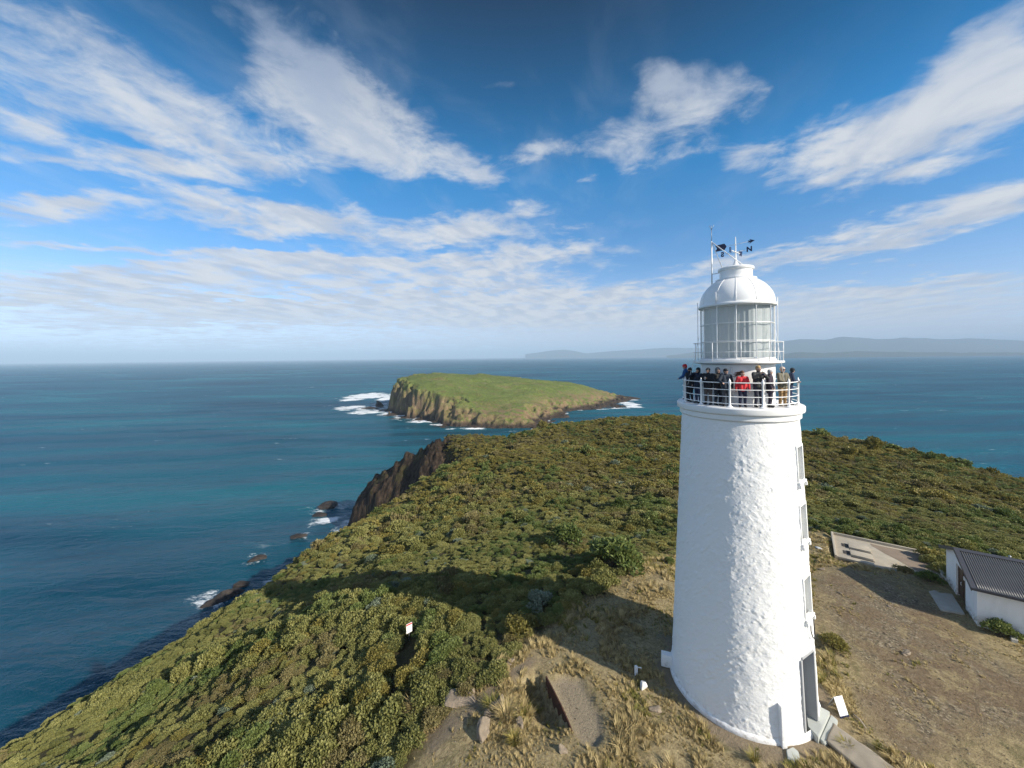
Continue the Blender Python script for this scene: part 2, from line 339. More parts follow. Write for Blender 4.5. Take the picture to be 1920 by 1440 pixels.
st = t.voro(p, 11, 'F1', 'Color'); sepc = t.n('ShaderNodeSeparateColor'); t.put(sepc.inputs[0], st)
grav = t.ramp(sepc.outputs[0], [(.0, (.080, .064, .048)), (.5, (.19, .155, .10)), (.85, (.245, .20, .132)), (1, (.37, .31, .22))])
grav = t.mix(t.ss(.38, .58, t.noise(p, .55, 5, .65, .6)), grav, soil); grav = t.mix(t.math('MULTIPLY', t.ss(.52, .66, t.noise(t.mapping(p, loc=(9, 4, 0)), .8, 5, .65, .9)), .8), grav, grass)
padc = t.ramp(t.voro(p, 26, 'F1', 'Distance'), [(.0, (.37, .31, .215)), (.5, (.28, .235, .165)), (1, (.15, .122, .085))])
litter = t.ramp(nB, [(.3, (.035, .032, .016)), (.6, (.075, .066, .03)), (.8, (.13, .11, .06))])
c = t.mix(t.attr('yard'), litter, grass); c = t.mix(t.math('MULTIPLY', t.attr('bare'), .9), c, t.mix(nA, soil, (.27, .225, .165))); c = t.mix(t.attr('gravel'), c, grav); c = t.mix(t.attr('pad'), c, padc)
rk = t.noise(t.mapping(p, sc=(1, 1, .18)), .55, 7, .68, .4); rk2 = t.noise(p, .09, 4, .6)
rock = t.ramp(rk, [(.3, (.014, .010, .008)), (.5, (.040, .029, .021)), (.66, (.092, .064, .043)), (.8, (.24, .16, .10))])
rock = t.mix(t.math('MULTIPLY', t.ss(.52, .62, rk2), .5), rock, (.075, .07, .025))
c = t.mix(t.attr('rock'), c, rock)
hgt = t.math('ADD', t.math('MULTIPLY', nB, .5), t.math('MULTIPLY', t.noise(p, 24, 4, .6), .25)); hgt = t.math('ADD', hgt, t.math('MULTIPLY', t.attr('rock'), t.math('MULTIPLY', rk, 14)))
bs(t, b, c, .95, t.bump(hgt, .75, .16), spec=.15); M['ground'] = m
tag(link('headland', me, m), 'scrubby headland falling to sea cliffs', kind='structure')

# ------------------------------------------------------------------ island
seap = lambda px, py: tuple(at_z(px, py, SEA)[:2])
ISLE = np.array([seap(738, 768), seap(770, 782), seap(800, 785), (-105, 585), seap(850, 795), seap(900, 799), seap(945, 803), seap(985, 804), seap(1005, 799), seap(1020, 789), seap(1042, 775), seap(1060, 770), seap(1100, 766), seap(1140, 764), seap(1170, 752), (262, 850), (235, 900), (150, 930), (40, 920), (-70, 890), (-170, 840), (-226, 790)])
ic = []
for q in ((790, 704, 740), (800, 703.5, 775), (900, 707, 800), (1000, 712, 830), (1100, 724, 860), (1150, 741, 850), (760, 712, 725), (833, 722, 660), (863, 738, 625), (885, 750, 600), (933, 771, 560), (985, 792, 522), (900, 728, 690), (960, 745, 640), (1000, 770, 570),
          (1000, 730, 740), (1060, 745, 720), (1100, 745, 765), (1040, 758, 680), (1150, 751, 800)): ic.append(tuple(at_depth(*q)))
ic += [(-150, 800, -18), (60, 880, -36), (200, 880, -62)]
ic = np.array(ic); _TI = TPS(ic, ic[:, 2], 5e-3)
def isle_sd(x, y):
    left = sstep(60, -60, x-(y-560)*.05)
    n = (fbm(x*.028, y*.028, 3, 61)-.5)*62 + (np.abs(fbm(x*.075, y*.075, 2, 63)-.5)*-2+.4)*15*(.35+.65*left) + (fbm(x*.22, y*.22, 3, 62)-.5)*7
    return sdist(x, y, ISLE)+n
def isle_z(x, y):
    d = isle_sd(x, y)+3; T = np.minimum(_TI(x, y), -11)
    T = T + (fbm(x*.03, y*.03, 4, 64)-.5)*6
    left = sstep(90, -40, x-(y-560)*.05)
    w = 20+(1-left)*13+8*fbm(x*.04, y*.04, 2, 66)
    k = np.clip(d/w, 0, 1.6)
    prof = np.where(k < 1, np.clip(k, 0, 1)**(.66+.12*left), 1)
    rel = np.maximum(T-SEA, 4)
    z = SEA+rel*prof
    z = z + (1-sstep(.7, 1.1, k))*sstep(0, .15, k)*((fbm(x*.16, y*.16, 4, 67)-.5)*9)
    shelf = sstep(-16, -3, d)*(2.0+3.4*fbm(x*.12, y*.12, 4, 68))-1.6
    return np.where(d > 0, np.maximum(z, SEA+shelf), SEA-4*sstep(-16, -24, d)+shelf*sstep(-24, -12, d)*sstep(.40, .55, fbm(x*.045, y*.045, 3, 69)))
ax = np.arange(-290, 300, 1.35); ay = axis([(490, 960, .9, 2.6)]); X, Y = np.meshgrid(ax, ay); Z = isle_z(X, Y)
sl = np.hypot(np.gradient(Z, axis=1)/np.gradient(X, axis=1), np.gradient(Z, axis=0)/np.gradient(Y, axis=0)); di = isle_sd(X, Y)+3
me = npmesh('island', np.stack([X, Y, Z], -1).reshape(-1, 3), gridfaces(len(ax), len(ay)))
lf = sstep(60, -30, X-(Y-560)*.05)
attr(me, 'rock', np.clip(np.maximum(sstep(.75, 1.25, sl+(fbm(X*.07, Y*.07, 3, 70)-.5)*1.2)*sstep(30, 12, di)*(.45+.55*lf), sstep(5, 1.5, di+(fbm(X*.1, Y*.1, 2, 72)-.5)*3)), 0, 1)); attr(me, 'low', sstep(SEA+7, SEA+3.0, Z+(fbm(X*.08, Y*.08, 2, 71)-.5)*3))
m, t, b = newmat('island_ground'); p = t.pos()
g1 = t.noise(p, .025, 5, .6); g2 = t.noise(p, .3, 5, .65)
gc = t.ramp(g1, [(.3, (.150, .140, .040)), (.45, (.125, .165, .038)), (.6, (.155, .190, .046)), (.72, (.180, .150, .060))]); gc = t.mix(t.math('MULTIPLY', t.ss(.44, .62, g2), .6), gc, (.070, .082, .026))
gc = t.mix(t.math('MULTIPLY', t.ss(.55, .68, t.noise(p, .06, 5, .65, .8)), .6), gc, (.20, .16, .09))
r1 = t.noise(t.mapping(p, sc=(1, 1, .10)), .17, 7, .7, .3); rock = t.ramp(r1, [(.32, (.045, .034, .024)), (.47, (.14, .098, .060)), (.6, (.25, .18, .105)), (.75, (.35, .265, .16))])
rock = t.mix(t.math('MULTIPLY', t.ss(.47, .58, t.noise(p, .07, 6, .68, .5)), .75), rock, (.135, .125, .045))
zz = t.n('ShaderNodeSeparateXYZ'); t.put(zz.inputs[0], p); gc = t.mix(t.math('MULTIPLY', t.ss(SEA+30, SEA+12, zz.outputs[2]), t.ss(.40, .58, t.noise(p, .09, 5, .65, .6))), gc, (.22, .15, .085))
c = t.mix(t.attr('rock'), gc, rock); c = t.mix(t.attr('low'), c, t.ramp(t.noise(p, .6, 5, .65), [(.3, (.018, .014, .012)), (.6, (.07, .05, .036)), (.8, (.14, .10, .07))]))
bs(t, b, c, .95, t.bump(t.math('ADD', t.math('MULTIPLY', r1, 2.4), t.math('MULTIPLY', g2, 1.6)), .8, 1.4), spec=.15)
tag(link('island', me, m), 'grassy island with columnar cliffs', kind='structure')

# ------------------------------------------------------------------ sea rocks
M['searock'] = (lambda: None)
m, t, b = newmat('wet_sea_rock'); p = t.pos(); f = t.noise(t.mapping(p, sc=(1, 1, .4)), .8, 6, .7)
bs(t, b, t.ramp(f, [(.3, (.012, .010, .009)), (.55, (.028, .022, .019)), (.75, (.062, .048, .038))]), .7, t.bump(f, .8, .5), spec=.4); M['searock'] = m
def rock(name, loc, size, mat, seed, sub=4, rough=.28, rz=0, flat=.0):
    bm = bmesh.new(); bmesh.ops.create_icosphere(bm, subdivisions=sub, radius=1); rr = np.random.default_rng(seed)
    V = np.array([v.co for v in bm.verts]); o = rr.uniform(0, 50, 3)
    pl = rr.normal(size=(16, 3)); pl /= np.linalg.norm(pl, axis=1)[:, None]; pd = rr.uniform(.42, .85, 16)
    for nrm, dd in zip(pl, pd):
        e = V@nrm-dd; V = V-np.outer(np.maximum(e, 0)*.92, nrm)
    n = (fbm(V[:, 0]*1.3+o[0]+V[:, 2], V[:, 1]*1.3+o[1]-V[:, 2]*.7, 4, seed)-.5)*2
    V = V*(1+rough*n)[:, None]*np.array(size)
    if flat: V[:, 2] = np.maximum(V[:, 2], -flat*size[2])
    Fc = [[v.index for v in f.verts] for f in bm.faces]; bm.free()
    me = pymesh(name, V, Fc); o = link(name, me, mat, None, True); me.set_sharp_from_angle(angle=R(38)); o.location = loc; o.rotation_euler = (0, 0, rz); return o
FO = []      # foam spots (x,y,rx,ry,strength)
def foam(px, py, rx, ry, s=1.0): q = seap(px, py); FO.append((q[0], q[1], rx, ry, s))
def srock(name, px, py, size, seed, label, fm=1.0, rz=0, cat='rock', group=None, dz=0):
    q = seap(px, py); o = rock(name, (q[0], q[1], SEA+dz), size, M['searock'], seed, 4, .38, rz); tag(o, label, cat, group)
    if fm: FO.append((q[0], q[1], size[0]*2.1*fm+4, size[1]*2.2*fm+4, .78))
    return o
srock('sea_stack', 712, 763, (11, 9, 15), 1, 'ridged brown sea stack in white surf off the cliff end of the grassy island', 1.4, .3, 'sea stack')
srock('sea_rock', 693, 766, (22, 9, 6), 2, 'low dark jagged rock spreading from the foot of the brown sea stack', 1.2, .1)
srock('sea_rock', 772, 775, (10, 5, 3), 3, 'small black rock awash in the broad white surf beneath the island cliff', 1.0, .2, group='small rocks below the island cliff')
srock('sea_rock', 786, 771, (13, 6, 4), 4, 'larger dark rock awash right against the foot of the island cliff', 1.0, -.2, group='small rocks below the island cliff')
srock('sea_rock', 612, 951, (7, 5, 3.5), 5, 'black wet rock awash beside the dark mainland cliff, upper of two in the foam', 1.1, .6)
srock('sea_rock', 601, 966, (6, 4, 3), 6, 'black wet rock awash just below another in the foam beside the dark mainland cliff', 1.1, .4)
srock('sea_rock', 478, 1050, (4.6, 2.4, 2.0), 7, 'lone black rock ringed by white foam off the scrub slope', 1.25, .5)
srock('shore_rock', 428, 1118, (7.5, 3.6, 4.5), 8, 'long black shore rock at the waterline below the scrub slope', 1.0, .9)
srock('shore_rock', 560, 1008, (4.5, 3.0, 2.2), 10, 'small black shore rock at the waterline between the dark cliff and the lone foam-ringed rock', .8, .4)
srock('shore_rock', 452, 1098, (5, 2.6, 2.6), 11, 'black shore rock between the long one and the lone foam-ringed rock', .8, .7)
srock('shore_rock', 405, 1130, (4.5, 3, 2.5), 9, 'short black shore rock just past the end of the long one', 1.0, .8)
def foampx(px, py, rx, ry, st):
    q = seap(px, py); d = q[1]; FO.append((q[0], q[1], 1.1*rx*d/F, 1.3*ry*d*d/(95*F), st))
for q in ((690, 742, 46, 5, 1.0), (660, 749, 30, 3, .7), (735, 746, 22, 5, 1.0), (655, 765, 32, 4, .9), (690, 772, 40, 4, .85), (735, 775, 26, 4, .9), (770, 777, 34, 5, 1.1), (800, 787, 36, 5, 1.1), (835, 796, 30, 3, .9), (750, 786, 34, 3, .6), (880, 804, 50, 2, .65), (960, 808, 40, 2, .55), (1003, 803, 9, 4, .75), (720, 758, 60, 7, .45),
          (1178, 757, 18, 4, 1.0), (1188, 763, 22, 1.6, .9), (1160, 765, 28, 1.6, .7), (1182, 749, 14, 2, .9), (1050, 775, 16, 4, .95), (1080, 768, 34, 2, .7), (1025, 790, 14, 5, .6), (1120, 767, 30, 1.5, .6), (600, 726, 70, 2, .42), (620, 762, 60, 3, .40), (560, 740, 60, 2, .38), (640, 710, 60, 1.5, .36)): foampx(*q)
for q in ((610, 955, 16, 11, .8), (625, 975, 12, 12, .9), (588, 985, 9, 8, .7), (560, 985, 5, 14, .5), (655, 914, 2, 8, .45), (670, 905, 5, 5, .35), (520, 1005, 8, 3, .5), (478, 1047, 11, 5, .9), (440, 1105, 10, 5, .7), (385, 1140, 9, 4, .75), (460, 1085, 7, 4, .6), (545, 1015, 8, 5, .6), (505, 1050, 7, 4, .5)): foam(*q)
for (x0, y0, x1, y1, w) in ((1700, 760, 1830, 775, .55), (1740, 780, 1900, 792, .4), (1815, 817, 1915, 832, .95), (1660, 800, 1770, 822, .75), (1560, 770, 1600, 778, .3), (1490, 664.6, 1660, 664.2, .0)):
    for k in range(14):
        f = k/13; q = seap(x0+(x1-x0)*f, y0+(y1-y0)*f); FO.append((q[0], q[1], 9, 1.1+RNG.uniform(0, .8), w*RNG.uniform(.55, 1)))

# ------------------------------------------------------------------ sea
def geo(a, far, r): 
    out = []; d = 3.0; x = a
    while abs(x) < far: d *= r; x += math.copysign(d, far*np.sign(a) if a else 1); out.append(x)
    return out
xs = list(np.arange(-460, 420.1, 2.6)); xs = [-x for x in geo(460, 70000, 1.3)][::-1]+xs+geo(420, 70000, 1.3)
ysf = list(axis([(20, 900, 1.3, 3.2)])); up = []; y = 900; d = 3.2
while y < 75000: d *= 1.2; y += d; up.append(y)
dn = []; y = 20; d = 4
while y > -20000: d *= 1.5; y -= d; dn.append(y)
xs = np.array(xs); ys = np.array(dn[::-1]+ysf+up); X, Y = np.meshgrid(xs, ys)
fo = np.zeros_like(X)
for (a, c_, rx, ry, s) in FO:
    i0, i1 = np.searchsorted(xs, [a-3*rx, a+3*rx]); j0, j1 = np.searchsorted(ys, [c_-3*ry-3, c_+3*ry+3])
    sx = X[j0:j1, i0:i1]; sy = Y[j0:j1, i0:i1]
    fo[j0:j1, i0:i1] = np.maximum(fo[j0:j1, i0:i1], s*np.exp(-(((sx-a)/rx)**2+((sy-c_)/ry)**2)))
fo *= (.35+1.15*fbm(X*.07, Y*.12, 3, 93))*(1+.40*sstep(300, 450, Y))
near = (np.abs(X) < 500) & (Y < 950) & (Y > 10)
dI = np.full(X.shape, -1e3); dI[near] = sdist(X[near], Y[near], ISLE)
fo = np.maximum(fo, np.where(dI > -9, .42*(1-np.abs(dI)/9), 0))
gsea = np.full(X.shape, SEA-9.0); nh = (np.abs(X) < 200) & (Y < 330) & (Y > 10); gsea[nh] = ground_z(X[nh], Y[nh], False); fo = np.maximum(fo, .80*sstep(SEA-5.9, SEA-3.5, gsea)*(.5+.8*fbm(X*.05, Y*.05, 3, 95)))
dH = np.full(X.shape, -1e3); dH[near] = sdist(X[near], Y[near], COAST)
shal = np.clip(sstep(-120, -20, dI), 0, 1)*.6
hh = np.zeros_like(X); nn = near
hh[nn] = (fbm(X[nn]*.018+Y[nn]*.004, Y[nn]*.05-X[nn]*.006, 3, 91)-.5)*1.5
edge = sstep(500, 380, np.abs(X))*sstep(950, 800, Y)*sstep(10, 60, Y)
me = npmesh('sea', np.stack([X, Y, SEA+hh*edge], -1).reshape(-1, 3), gridfaces(len(xs), len(ys))); attr(me, 'foam', fo); attr(me, 'shallow', shal)
m, t, b = newmat('sea_water'); p = t.pos()
sw = t.noise(t.mapping(p, rot=(0, 0, R(-14)), sc=(.25, 1, 1)), .035, 4, .55, .6); md = t.noise(t.mapping(p, rot=(0, 0, R(-14)), sc=(.5, 1, 1)), .22, 5, .6, .3); fi = t.noise(t.mapping(p, rot=(0, 0, R(20)), sc=(.7, 1, 1)), 1.3, 4, .6)
pat = t.noise(t.mapping(p, rot=(0, 0, R(-10)), sc=(.35, 1, 1)), .0065, 4, .55, .5)
c = t.ramp(pat, [(.32, (.0012, .034, .062)), (.5, (.0030, .068, .102)), (.68, (.008, .112, .140))]); c = t.mix(t.math('MULTIPLY', t.attr('shallow'), .5), c, (.010, .095, .118))
wv = t.n('ShaderNodeTexWave', wave_type='BANDS', bands_direction='Y'); t.put(wv.inputs[0], t.mapping(p, rot=(0, 0, R(-9)))); wv.inputs['Scale'].default_value = .0055; wv.inputs['Distortion'].default_value = 5.0; wv.inputs['Detail'].default_value = 3; wv.inputs['Detail Scale'].default_value = .6
h = t.math('ADD', t.math('MULTIPLY', sw, 6.0), t.math('MULTIPLY', md, 2.0)); h = t.math('ADD', h, t.math('MULTIPLY', wv.outputs['Fac'], 3.6)); h = t.math('ADD', h, t.math('MULTIPLY', fi, .34))
fn = t.noise(t.mapping(p, sc=(.6, 1, 1)), .16, 7, .72, 1.2); fth = t.math('SUBTRACT', .86, t.math('MULTIPLY', t.attr('foam'), .62))
fm = t.ss(0, .16, t.math('SUBTRACT', t.math('ADD', t.math('MULTIPLY', fn, .72), t.math('MULTIPLY', t.noise(p, .9, 4, .7), .28)), fth)); fm = t.math('MULTIPLY', fm, t.ss(.02, .12, t.attr('foam')))
cap = t.math('MULTIPLY', t.ss(.645, .73, t.noise(t.mapping(p, rot=(0, 0, R(-14)), sc=(.35, 1, 1)), .11, 6, .68, .4)), t.ss(.50, .60, t.noise(p, .012, 3, .5))); fm = t.math('MAXIMUM', fm, t.math('MULTIPLY', cap, .75))
c = t.mix(fm, c, (.72, .76, .78)); nrm = t.bump(h, .95, 1.0); t.N.remove(b)
df = t.n('ShaderNodeBsdfDiffuse'); t.put(df.inputs[0], c); t.put(df.inputs['Normal'], nrm); gl = t.n('ShaderNodeBsdfGlossy'); gl.inputs['Roughness'].default_value = .2; t.put(gl.inputs['Normal'], nrm); gl.inputs[0].default_value = (.72, .88, 1, 1)
fr = t.n('ShaderNodeFresnel'); fr.inputs[0].default_value = 1.33; t.put(fr.inputs['Normal'], nrm); k = t.math('MULTIPLY', t.math('MINIMUM', fr.outputs[0], .21), t.math('SUBTRACT', 1, fm))
mx = t.n('ShaderNodeMixShader'); t.put(mx.inputs[0], k); t.L.new(df.outputs[0], mx.inputs[1]); t.L.new(gl.outputs[0], mx.inputs[2]); t.L.new(mx.outputs[0], t.N['Material Output'].inputs[0])
tag(link('sea', me, m), 'wide blue sea', kind='structure')

# ------------------------------------------------------------------ far hills
def hills(name, prof, d, depth, seed, col, label):
    # prof: (px, py of the crest) ; a ridge of real depth at distance d
    prof = np.array(prof, float); pxs = np.arange(prof[0, 0], prof[-1, 0], 3.0); crest = np.interp(pxs, prof[:, 0], prof[:, 1])
    k = np.linspace(-1, 1, 25); V = []
    for kk in k:
        dd = d+kk*depth
        for px, py in zip(pxs, crest):
            q = at_depth(px, py, d); x = q[0]*dd/d
            top = q[2]+(fbm(np.array([x*.0011]), np.array([dd*.0011]), 5, seed)[0]-.5)*100
            s = max(0, 1-abs(kk)**1.3); n = fbm(np.array([x*.0006]), np.array([dd*.0006]), 5, seed+3)[0]
            z = SEA-30+(top-SEA+30)*s*(.55+.45*s+.5*(n-.5)*(1-s))
            V.append((x, dd, z))
    me = npmesh(name, np.array(V), gridfaces(len(pxs), len(k))); m, t, b = newmat(name+'_forest'); p = t.pos()
    bs(t, b, t.mix(t.noise(p, .0018, 6, .65), [c*.6 for c in col], [c*1.5 for c in col]), .95, t.bump(t.noise(p, .004, 6, .65), .6, 60), spec=.1)
    return tag(link(name, me, m), label, kind='structure')
hills('hills', [(1250, 667), (1330, 659), (1400, 654), (1460, 641), (1500, 635), (1545, 637), (1580, 631), (1640, 636), (1700, 633), (1760, 636), (1850, 635), (1950, 641), (2100, 640), (2300, 655)], 16000, 2600, 4, (.05, .06, .03), 'long wooded range beyond the bay')
hills('far_hills', [(985, 664), (1020, 659), (1060, 656), (1100, 662), (1150, 658), (1200, 655), (1250, 652.5), (1300, 652), (1420, 656), (1500, 660)], 24000, 2500, 8, (.05, .06, .035), 'low far hills on the horizon')
hills('foreland', [(1470, 663), (1500, 660), (1580, 659), (1700, 660), (1800, 661), (1990, 660), (2300, 660)], 10000, 500, 12, (.04, .05, .025), 'low dark foreland across the bay')

# ------------------------------------------------------------------ air
m = bpy.data.materials.new('sea_air'); m.use_nodes = True; t = NT(m.node_tree); t.N.remove(t.N['Principled BSDF']); v = t.n('ShaderNodeVolumePrincipled')
HAZE = 6.6e-5
v.inputs['Density'].default_value = HAZE; v.inputs['Color'].default_value = (.56, .77, 1, 1); v.inputs['Anisotropy'].default_value = -.10; t.L.new(v.outputs[0], t.N['Material Output'].inputs['Volume'])
hb = MB().box((0, 27000, 0), (152000, 100000, 1)).build('haze', m); 
for vv in hb.data.vertices: vv.co.z = 800 if vv.co.z > 0 else SEA-31.5
tag(hb, 'thin sea haze', kind='stuff')

# ------------------------------------------------------------------ vegetation
def leafmat(name, cols, trans=.25, hue=.10, rough=.55):
    m, t, b = newmat(name); p = t.pos(); oi = t.n('ShaderNodeObjectInfo')
    lf = t.attr('leaf'); f = t.math('ADD', t.math('MULTIPLY', lf, .45), t.math('MULTIPLY', oi.outputs['Random'], .30))
    f = t.math('ADD', f, t.math('MULTIPLY', t.ss(.3, .7, t.noise(t.mapping(p, sc=(1, 1, 0)), .11, 4, .6)), .25))
    n = len(cols); c = t.ramp(f, [(.12+.76*i/(n-1), cc) for i, cc in enumerate(cols)])
    bs(t, b, c, rough, spec=.25); tl = t.n('ShaderNodeBsdfTranslucent'); t.L.new(c, tl.inputs[0]); mx = t.n('ShaderNodeMixShader'); mx.inputs[0].default_value = trans
    t.L.new(b.outputs[0], mx.inputs[1]); t.L.new(tl.outputs[0], mx.inputs[2]); t.L.new(mx.outputs[0], t.N['Material Output'].inputs[0]); return m
M['leaf'] = leafmat('olive_leaves', [(0.0935, 0.1072, 0.0347), (0.1870, 0.1926, 0.0612), (0.2729, 0.2651, 0.0878), (0.3742, 0.3552, 0.1397)])
M['leaf_green'] = leafmat('green_leaves', [(0.0671, 0.0951, 0.0263), (0.1220, 0.1612, 0.0455), (0.1830, 0.2180, 0.0658), (0.2440, 0.2708, 0.0958)])
M['leaf_silver'] = leafmat('silver_leaves', [(.085, .115, .075), (.14, .175, .115), (.20, .235, .16), (.28, .31, .23)], .15)
M['leaf_brown'] = leafmat('brown_leaves', [(0.1050, 0.0903, 0.0377), (0.1772, 0.1524, 0.0629), (0.2495, 0.2116, 0.0904), (0.3151, 0.2822, 0.1320)])
M['leaf_gold'] = leafmat('golden_leaves', [(0.1058, 0.0959, 0.0280), (0.1900, 0.1685, 0.0460), (0.2706, 0.2317, 0.0640), (0.3488, 0.2925, 0.0920)])
M['blade'] = leafmat('dry_grass_blades', [(0.2268, 0.1764, 0.0829), (0.3629, 0.2822, 0.1275), (0.4990, 0.3952, 0.1913), (0.6048, 0.4939, 0.2677)], .2)
M['blade_green'] = leafmat('green_grass_blades', [(0.0966, 0.1040, 0.0224), (0.1794, 0.1775, 0.0408), (0.3036, 0.2509, 0.0714), (0.4140, 0.3182, 0.1122)], .2)
LIB = bpy.data.collections.new('plant_library')      # meshes scattered over the headland
def bush_mesh(name, seed, mat, nl=8, leaves=620, R0=.62, H=.62, size=.075, up=.35, flat=.75, spiky=0.0):
    rr = np.random.default_rng(seed); lobes = []
    for i in range(nl):
        a = rr.uniform(0, 2*math.pi); d = R0*math.sqrt(rr.uniform(0, 1)); r = rr.uniform(.17, .38)*(1-.25*d/R0)
        lobes.append((d*math.cos(a), d*math.sin(a), max(.12, H*(1-.55*(d/R0)**2)*rr.uniform(.65, 1.05)), r))
    lobes.append((0, 0, H*.7, .4)); V = []; Q = []; L = []
    w = np.array([l[3]**2 for l in lobes]); w /= w.sum()
    for k in range(leaves):
        j = rr.choice(len(lobes), p=w); lx, ly, lz, lr = lobes[j]
        n = rr.normal(size=3); n[2] = abs(n[2])*1.1-.25; n /= np.linalg.norm(n)
        rad = lr*rr.uniform(.62, 1.25); c = np.array([lx, ly, lz])+n*rad*np.array([1, 1, flat])
        if c[2] < .02: c[2] = .02+.1*rr.random()
        g = n+rr.normal(size=3)*.85+np.array([0, 0, up]); g /= np.linalg.norm(g)      # growth direction of the sprig
        tdir = np.cross(g, rr.normal(size=3)); tdir /= np.linalg.norm(tdir)+1e-9
        s = size*rr.uniform(.6, 1.5); ln = s*(1.25+spiky*2); wd = s*.62*(1-.4*min(1, spiky))
        b0 = len(V); nn = np.cross(tdir, g)
        V += [c-g*ln*.5, c+tdir*wd+nn*wd*.25, c+g*ln*.7, c-tdir*wd+nn*wd*.25]; Q.append((b0, b0+1, b0+2, b0+3))
        L += [float(np.clip(rr.normal(.5, .22)+.18*(lobes[j][3]-.3), 0, 1))]*4
    me = npmesh(name, np.array(V), np.array(Q)); attr(me, 'leaf', np.array(L)); me.materials.append(mat)
    return me
def stems_mesh(name, seed, R0=.5, H=.5):
    rr = random.Random(seed); mb = MB()
    for i in range(9):
        a = rr.uniform(0, 6.28); d = R0*rr.uniform(.3, 1); mb.tube([(0, 0, -.12), (d*.4*math.cos(a), d*.4*math.sin(a), H*.4), (d*math.cos(a+.2), d*math.sin(a+.2), H*rr.uniform(.7, 1))], [.028, .018, .006], 5)
    me = pymesh(name, mb.V, mb.F); me.materials.append(M['trunk']); return me
def tuft_mesh(name, seed, mat, n=46, H=.34, spread=.20, w=.011, lean=.5, wind=(.10, .05)):
    rr = np.random.default_rng(seed); V = []; Q = []; L = []
    for k in range(n):
        a = rr.uniform(0, 6.28); d = spread*.4*math.sqrt(rr.random()); b0 = np.array([d*math.cos(a), d*math.sin(a), -.03]); h = H*rr.uniform(.55, 1.15)
        out = np.array([math.cos(a), math.sin(a), 0])*lean*h*rr.uniform(.3, 1.2)+np.array([wind[0], wind[1], 0])*rr.uniform(.3, 1.3); side = np.array([-math.sin(a), math.cos(a), 0])*w*rr.uniform(.7, 1.4)
        p1 = b0+out*.35+np.array([0, 0, h*.62]); p2 = b0+out+np.array([0, 0, h*.85]); lv = float(np.clip(rr.normal(.5, .25), 0, 1))
        i = len(V); V += [b0-side, b0+side, p1+side*.8, p1-side*.8, p2+side*.15, p2-side*.15]; Q += [(i, i+1, i+2, i+3), (i+3, i+2, i+4, i+5)]; L += [lv]*6
    me = npmesh(name, np.array(V), np.array(Q)); attr(me, 'leaf', np.array(L)); me.materials.append(mat); return me
KIND = [('leaf', 0), ('leaf', 1), ('leaf', 2), ('leaf_green', 3), ('leaf_gold', 4), ('leaf_gold', 5), ('leaf_brown', 6), ('leaf_silver', 7)]
BUSH = []
for i, (mk, sd) in enumerate(KIND):
    BUSH.append(bush_mesh('foliage', 100+sd, M[mk], nl=9+i % 5, leaves=1700, size=.054 if mk != 'leaf_silver' else .060, spiky=.35 if mk in ('leaf_brown', 'leaf_green') else .1))
# lower leaf count for the far slopes
FAR = [bush_mesh('foliage_far', 200+sd, M[mk], nl=9, leaves=420, size=.095, up=.5) for mk, sd in KIND]
STEM = [stems_mesh('stems', 300+i) for i in range(3)]
libobj = []
def lib(name, me):
    o = bpy.data.objects.new(name, me); LIB.objects.link(o); return o
def scatter(name, P, rot, sc, idx, meshes, label=None):
    """one object of stuff: instances of the meshes at points"""
    c = bpy.data.collections.new(name+'_kinds')
    for i, me in enumerate(meshes):
        o = bpy.data.objects.new('%s_kind_%02d' % (name, i), me); c.objects.link(o)
    me = bpy.data.meshes.new(name); me.vertices.add(len(P)); me.vertices.foreach_set('co', np.ascontiguousarray(P, np.float32).ravel())
    a = me.attributes.new('rot', 'FLOAT_VECTOR', 'POINT'); a.data.foreach_set('vector', np.ascontiguousarray(rot, np.float32).ravel())
    a = me.attributes.new('sc', 'FLOAT_VECTOR', 'POINT'); a.data.foreach_set('vector', np.ascontiguousarray(sc, np.float32).ravel())
    a = me.attributes.new('kd', 'INT', 'POINT'); a.data.foreach_set('value', np.ascontiguousarray(idx, np.int32))
    o = bpy.data.objects.new(name, me); COL.objects.link(o)
    g = bpy.data.node_groups.new(name, 'GeometryNodeTree'); g.interface.new_socket('Geometry', in_out='INPUT', socket_type='NodeSocketGeometry'); g.interface.new_socket('Geometry', in_out='OUTPUT', socket_type='NodeSocketGeometry')
    N = g.nodes; L = g.links; gi = N.new('NodeGroupInput'); go = N.new('NodeGroupOutput'); ip = N.new('GeometryNodeInstanceOnPoints'); ci = N.new('GeometryNodeCollectionInfo')
    ci.inputs['Collection'].default_value = c; ci.inputs['Separate Children'].default_value = True; ci.inputs['Reset Children'].default_value = True
    def na(nm, dt):
        n = N.new('GeometryNodeInputNamedAttribute'); n.data_type = dt; n.inputs[0].default_value = nm; return n.outputs[0]
    e2r = N.new('FunctionNodeEulerToRotation'); L.new(na('rot', 'FLOAT_VECTOR'), e2r.inputs[0])
    L.new(gi.outputs[0], ip.inputs['Points']); L.new(ci.outputs[0], ip.inputs['Instance']); ip.inputs['Pick Instance'].default_value = True
    L.new(na('kd', 'INT'), ip.inputs['Instance Index']); L.new(e2r.outputs[0], ip.inputs['Rotation']); L.new(na('sc', 'FLOAT_VECTOR'), ip.inputs['Scale']); L.new(ip.outputs[0], go.inputs[0])
    md = o.modifiers.new('scatter', 'NODES'); md.node_group = g
    return tag(o, label, kind='stuff')
def inview(x, y, z, mg=140):
    yy = np.maximum(y, .5); px = PX+F*x/yy; py = PY-F*(z-CZ)/yy
    return (y > 6) & (px > -mg) & (px < 1920+mg) & (py < 1440+mg*1.6)
